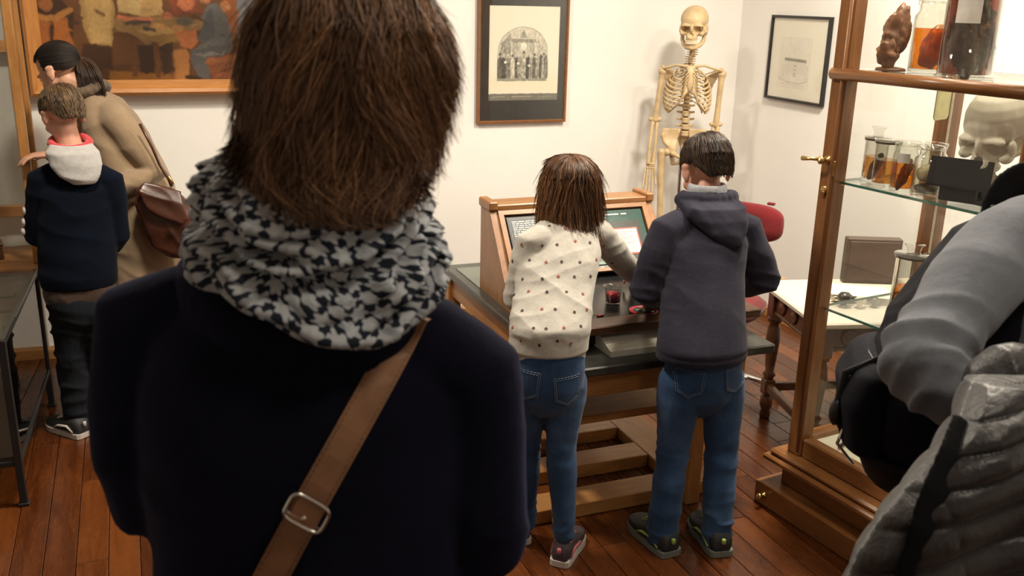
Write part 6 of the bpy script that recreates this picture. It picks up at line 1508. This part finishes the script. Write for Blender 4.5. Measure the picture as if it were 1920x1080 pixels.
ring += ring[:1]
own(MB().tube(ring, .0021, 10, 1, nn_, cap=False).build('buckle', STEEL, None, True), bag)
own(MB().tube([cen+acr*hw*.95+nn_*.005-dirv*.008, cen-acr*hw*.95+nn_*.005-dirv*.008], .0016, 8).build('buckle_bar', STEEL, None, True), bag)
own(MB().ell(cen-dirv*.006+nn_*.005, (.003, .003, .003), None, 10, 8).build('rivet', STEEL, None, True), bag)
kp = MB(); pa, pb = cen+dirv*.013, cen-dirv*.014; kp.prism([pa-acr*.0135+nn_*.004, pa+acr*.0135+nn_*.004, pb+acr*.015+nn_*.004, pb-acr*.015+nn_*.004], nn_*.0025); own(kp.build('strap_end', LEATH, None), bag)
own(blob('bag_body', MB().loft([(bagc+ZV*.08, RW*.03, FW_*.11), (bagc+ZV*.05, RW*.045, FW_*.12), (bagc-ZV*.08, RW*.05, FW_*.12), (bagc-ZV*.10, RW*.03, FW_*.10)], 24, 3.5), .006, LEATH, None, 3), bag)

# ------------------------------------------------------------------ visitor with backpack at the right
F3 = (RV*.96-HV*.26).normalized(); R3 = F3.cross(ZV)             # facing right; right side towards the camera
def fd_(px, py, dep): return atd(px, py, dep)
shR = fd_(1885, 455, 1.40); elR = fd_(1722, 680, 1.24); wrR = fd_(1838, 775, 1.20)
tc = shR-R3*.15+F3*.13; tc = Vector((tc.x, tc.y, 0))
vs = person('visitor in grey sweater facing right at the right edge, jacket over the arm', (tc.x, tc.y, 0))
zs_ = shR.z; shL = Vector((tc.x, tc.y, zs_))-R3*.17+F3*-.03; headc = Vector((tc.x, tc.y, zs_+.22))+F3*.10
b = MB(); hd = frame(F3*.95+Vector((0, 0, -.15)), (0, 0, 1), headc); head_prims(b, hd, 1.0); cz = lambda z: Vector((tc.x, tc.y, z))
b.capsule([headc-ZV*.05-F3*.02, cz(zs_+.06)+F3*.03, cz(zs_-.03)], [.052, .055, .06])
b.loft([(cz(.82), R3*.15, F3*.11), (cz(1.0), R3*.14, F3*.10), (cz(1.20), R3*.145, F3*.10), (cz(zs_-.07), R3*.11, F3*.06), (cz(zs_-.02), R3*.06, F3*.05)], 20)
for x in (-1, 1):
    hp = cz(.82)+R3*.085*x; b.capsule([hp, hp-ZV*.40, Vector((hp.x, hp.y, .09)), Vector((hp.x, hp.y, .05))], [.085, .058, .042, .042])
elL = shL-ZV*.26-F3*.03; wrL = elL+F3*.08-ZV*.19
b.capsule([shR, elR, wrR], [.05, .042, .033]); b.capsule([shL, elL, wrL], [.05, .042, .033]); hand_prims(b, wrR, (wrR-elR).normalized(), (0, 0, -1), 1, .95, .6); hand_prims(b, wrL, F3*.2-ZV, R3, -1, .95, .4)
own(blob('body', b, .0065, SKIN, None, 2), vs); eyes(vs, hd, 1.0)
b = MB(); b.loft([(cz(.86), R3*.175, F3*.135), (cz(1.0), R3*.17, F3*.13), (cz(1.2), R3*.18, F3*.135), (cz(zs_-.06), R3*.175, F3*.115), (cz(zs_+.02), R3*.12, F3*.085), (cz(zs_+.06), R3*.07, F3*.065)], 30)
ew = elR.lerp(wrR, .62)
b.capsule([shR.lerp(cz(zs_), .35), shR-ZV*.01, shR.lerp(elR, .35), shR.lerp(elR, .75), elR, elR.lerp(wrR, .35), ew], [.066, .064, .062, .059, .055, .051, .043], 20)
b.capsule([shL, shL.lerp(elL, .5), elL, wrL], [.07, .068, .06, .045])
ax_up = (elR-shR).normalized(); ax_fo = (wrR-elR).normalized(); shn, eln, wrn = np.array(shR), np.array(elR), np.array(wrR)
def vpost(co, no):
    r2 = ((co-eln)**2).sum(1); d = .020*folds(co, ax_up*.75+ax_fo*.25, 34, 5, 3, 1.2)*np.exp(-r2/.010) + .012*folds(co, ax_up, 13, 4, 7)*np.exp(-((co-(shn+eln)/2)**2).sum(1)/.03)
    r3 = ((co-(eln*.5+wrn*.5))**2).sum(1); d = d+.012*folds(co, ax_fo, 40, 6, 9, 1.2)*np.exp(-r3/.005)
    return co+no*d[:, None]
own(blob('sweater', b, .005, GREYS, None, 8, .5, vpost), vs)
for x in (-1, 1):
    hp = cz(.84)+R3*.085*x; b = MB(); b.capsule([hp, hp-ZV*.40, Vector((hp.x, hp.y, .08))], [.105, .075, .058]); own(blob('trouser_leg', b, .008, DKTR, None, 4), vs); shoe(vs, (hp.x-F3.x*.07, hp.y-F3.y*.07), F3, .26, SHOEB, SOLEG, None, None, .065)
b = MB().loft([(cz(.74), R3*.15, F3*.11), (cz(.80), R3*.168, F3*.128), (cz(.92), R3*.165, F3*.126)], 26); own(blob('trouser_seat', b, .008, DKTR, None, 4), vs)
short_hair(vs, hd, 1.0, (.03, .018, .010), (.06, .035, .02), 15, 2500)
# backpack on the visitor's back
BPM = cloth('navy_backpack_nylon', (.0048, .0050, .0105), .8, .25, 500, .01, .15, 20); BPK = cloth('black_webbing', (.004, .004, .005), .8, .2, 700, .01, .15); BPB = cloth('dark_brown_base', (.008, .0062, .0055), .7, .2, 300, .01, .15)
bkc = cz(-.055)-F3*.170+R3*.02; BZ = -.055
bp = thing('backpack', 'dark navy backpack worn by the visitor in the grey sweater', 'backpack', tuple(bkc+ZV*.93))
B = lambda z, f=0.0, r=0.0: Vector((bkc.x, bkc.y, z+BZ))+F3*f+R3*r
b = MB(); b.loft([(B(1.000, .03), R3*.09, F3*.05), (B(1.015, .02), R3*.135, F3*.085), (B(1.06, .0), R3*.155, F3*.105), (B(1.15, -.004), R3*.155, F3*.108), (B(1.25, .010), R3*.150, F3*.095), (B(1.33, .030), R3*.140, F3*.074), (B(1.40, .050), R3*.115, F3*.052), (B(1.425, .055), R3*.07, F3*.03)], 32, 2.8)
own(blob('main_compartment', b, .006, BPM, None, 5, .5, lambda co, no: co+no*(.006*folds(co, (.3, .2, .9), 9, 4, 3)+.003*folds(co, (.6, .2, .6), 24, 6, 5))[:, None]), bp)
b = MB(); b.loft([(B(1.03, -.085), R3*.10, F3*.03), (B(1.05, -.10), R3*.122, F3*.045), (B(1.13, -.108), R3*.125, F3*.050), (B(1.18, -.098), R3*.12, F3*.040), (B(1.195, -.09), R3*.10, F3*.025)], 28, 3)
fpk = own(blob('front_pocket', b, .006, BPM, None, 4, .5, lambda co, no: co+no*(.005*folds(co, (.3, .2, .9), 14, 5, 8))[:, None]), bp)
b = MB(); b.loft([(B(.985, .02), R3*.09, F3*.05), (B(.99, .0), R3*.14, F3*.10), (B(1.03, -.004), R3*.158, F3*.112), (B(1.05, -.004), R3*.157, F3*.110)], 30, 2.8); own(blob('base_panel', b, .006, BPB, None, 3), bp)
def arc_pts(z, fr, fl, rr, n=20): return [B(z, fr-fl*math.cos(t), rr*math.sin(t)) for t in np.linspace(-1.5, 1.5, n)]
own(MB().tube(arc_pts(1.19, 0, .112, .155), .004, 8).build('zip', BLKP, None, True), bp); own(MB().tube([B(1.26, -.085, .10), B(1.34, -.04, .09), B(1.40, .0, .07)], .004, 8).build('zip', BLKP, None, True), bp)
own(MB().tube([B(1.41, .06, -.03), B(1.45, .05, -.02), B(1.45, .05, .02), B(1.41, .06, .03)], .008, 8, .5).build('haul_loop', BPK, None, True), bp)
for rr_ in (1, -1):
    s0 = cz(zs_+.045)+R3*.095*rr_
    pts = [B(1.40, .07, .085*rr_), s0-F3*.085+ZV*.0, s0-F3*.02+ZV*.028, s0+F3*.05+ZV*.012, cz(zs_-.06)+R3*.135*rr_+F3*.115, cz(1.22)+R3*.175*rr_+F3*.105, cz(1.12)+R3*.195*rr_+F3*.03, B(1.06, .07, .15*rr_)]
    sm_ = []
    for i in range(len(pts)-1):
        for q in range(5): sm_.append(pts[i].lerp(pts[i+1], q/5))
    sm_.append(pts[-1])
    for _ in range(3): sm_ = [sm_[0]]+[(sm_[i-1]+2*sm_[i]+sm_[i+1])/4 for i in range(1, len(sm_)-1)]+[sm_[-1]]
    b = MB(); b.tube(sm_, [.034]*22+[.022]*(len(sm_)-22), 12, .32, R3*rr_+ZV*.4); sp_ = own(blob('shoulder_strap', b, .005, BPK, None, 2), bp)
    if rr_ == 1:
        q_ = MB().box(sm_[26], (.05, .03, .04), .005, frame(sm_[27]-sm_[25]).to_3x3()).build('strap_buckle', BLKP, None); q_.parent = sp_
own(MB().tube([B(1.20, -.10, .06), B(1.17, -.150, .065), B(1.10, -.158, .07), B(1.045, -.13, .07)], [.007, .009, .009, .006], 8, .4).build('bottle_strap', BLKP, None, True), bp)
own(MB().ell(B(1.10, -.158, .07), (.011, .011, .024), None, 14, 10).build('strap_clip', BLKP, None, True), bp); own(MB().tube([B(1.09, -.14, .08), B(1.05, -.15, .085), B(1.01, -.12, .07)], .003, 6).build('ring_cord', CHROME, None, True), bp)

# quilted jacket folded over the forearm: two hanging layers and a rolled top
JK = Mat('grey_quilted_nylon'); _c = JK.coord(); _n = JK.noise(_c, 26, 4)
JK.l(JK.ramp(_n, [(.3, (.015, .0135, .015)), (.7, (.030, .027, .029))]), JK.b.inputs['Base Color']); JK.set(Roughness=.42, Specular_IOR_Level=.45, Sheen_Weight=.15); JK.bump(JK.noise(_c, 90, 4), .35, .006); JK = JK.m
jk = thing('quilted_jacket', 'grey quilted puffer jacket draped over the visitor\'s forearm', 'jacket', tuple(wrR-ZV*.40))
# outline on a slanting plane nearer than the forearm: left edge and right edge for each level
lv = [((1850, 700), (1985, 690), 1.15), ((1822, 716), (1995, 735), 1.10), ((1800, 780), (2020, 800), 1.07), ((1760, 840), (2040, 870), 1.06), ((1705, 900), (2055, 960), 1.06), ((1655, 960), (2060, 1060), 1.07), ((1610, 1030), (2060, 1160), 1.09), ((1575, 1110), (2055, 1260), 1.12), ((1555, 1200), (2040, 1340), 1.16), ((1560, 1280), (2030, 1400), 1.20)]
NJu, NJv = 150, 170; A_ = np.array([np.array(fd_(*a, d)) for a, c, d in lv]); C_ = np.array([np.array(fd_(*c, d+.05)) for a, c, d in lv]); tv = np.linspace(0, 1, len(lv)); vv = np.linspace(0, 1, NJv); uu = np.linspace(0, 1, NJu)
Av = np.stack([np.interp(vv, tv, A_[:, k]) for k in range(3)], 1); Cv = np.stack([np.interp(vv, tv, C_[:, k]) for k in range(3)], 1)
P_ = Av[:, None]*(1-uu[None, :, None])+Cv[:, None]*uu[None, :, None]
wd = np.linalg.norm(Cv-Av, axis=1)[:, None]*uu[None]; ht = (vv*.62)[:, None]+0*wd
qd = (wd*.62+ht*.78)/.058; ql = (ht*.62-wd*.78)/.16; puff = np.abs(np.sin(PI*qd))**.55; puff = puff*(.55+.45*np.abs(np.sin(PI*ql))**.4)
pn_ = P_.reshape(-1, 3); crease = (folds(pn_, (.8, -.3, .5), 7, 2.0, 3)*.010+folds(pn_, (.7, .2, -.6), 14, 4, 8)*.006).reshape(NJv, NJu)
bulge = np.sin(PI*np.clip(uu, 0, 1))[None]*.05+.03*np.sin(uu*7+1)[None]*np.clip(vv*2, 0, 1)[:, None]
edge = np.clip(np.minimum(uu[None], 1-uu[None])*22, 0, 1)**.5; dsp = (.013*puff+crease)*edge+bulge*edge
nrm = -np.array(FWD); front = P_+dsp[..., None]*nrm; back = P_-(.030*edge+.012*puff*edge)[..., None]*nrm+np.array([0, 0, -.0])
top_c = 0
vall = np.concatenate([front.reshape(-1, 3), back.reshape(-1, 3)]); n1 = NJu*NJv; idx = np.arange(n1).reshape(NJv, NJu)
q1 = np.stack([idx[:-1, :-1], idx[1:, :-1], idx[1:, 1:], idx[:-1, 1:]], -1).reshape(-1, 4); q2 = q1[:, ::-1]+n1
bd = np.concatenate([idx[0, :], idx[1:, -1], idx[-1, -2::-1], idx[-2:0:-1, 0]]); bn = np.roll(bd, -1); q3 = np.stack([bd, bn, bn+n1, bd+n1], 1)
o = newmesh('hanging_layer', vall.tolist(), np.concatenate([q1, q2, q3]).tolist(), JK, None, True); own(o, jk)
fr_o = o; back2 = P_-nrm*.075+np.array([0, 0, .0]); sh = np.array(RV)*.07
fr2_ = back2+(.014*puff*edge)[..., None]*nrm+sh; v2 = np.concatenate([fr2_.reshape(-1, 3), (fr2_-nrm*.03).reshape(-1, 3)]); own(newmesh('rear_layer', v2.tolist(), np.concatenate([q1, q2, q3]).tolist(), JK, None, True), jk)
b = MB(); r0_, r1_ = fd_(1868, 720, 1.17), fd_(2000, 705, 1.18)
b.capsule([r0_, r0_.lerp(r1_, .3)+ZV*.008, r0_.lerp(r1_, .7), r1_], [.040, .046, .046, .042], 18, 1.0); own(blob('rolled_top', b, .005, JK, None, 3, .5, lambda co, no: co+no*(.010*folds(co, RV, 18, 6, 3))[:, None]), jk)
# black lining strap hanging down the front
jt = bvh(o); ps = []
for x, y in ((1806, 785), (1786, 850), (1756, 920), (1728, 990), (1702, 1060), (1684, 1120)):
    d = (FWD + RGT*((x-960)/F_PX) + UPV*((540-y)/F_PX)).normalized(); h = jt.ray_cast(CAMP, d); ps.append((h[0] if h[0] is not None else fd_(x, y, 1.03))-d*.004)
b = MB(); b.tube(ps, [.014, .017, .018, .016, .013, .011], 12, .3, FWD); own(blob('black_drawcord_band', b, .0035, BPK, None, 2), jk)
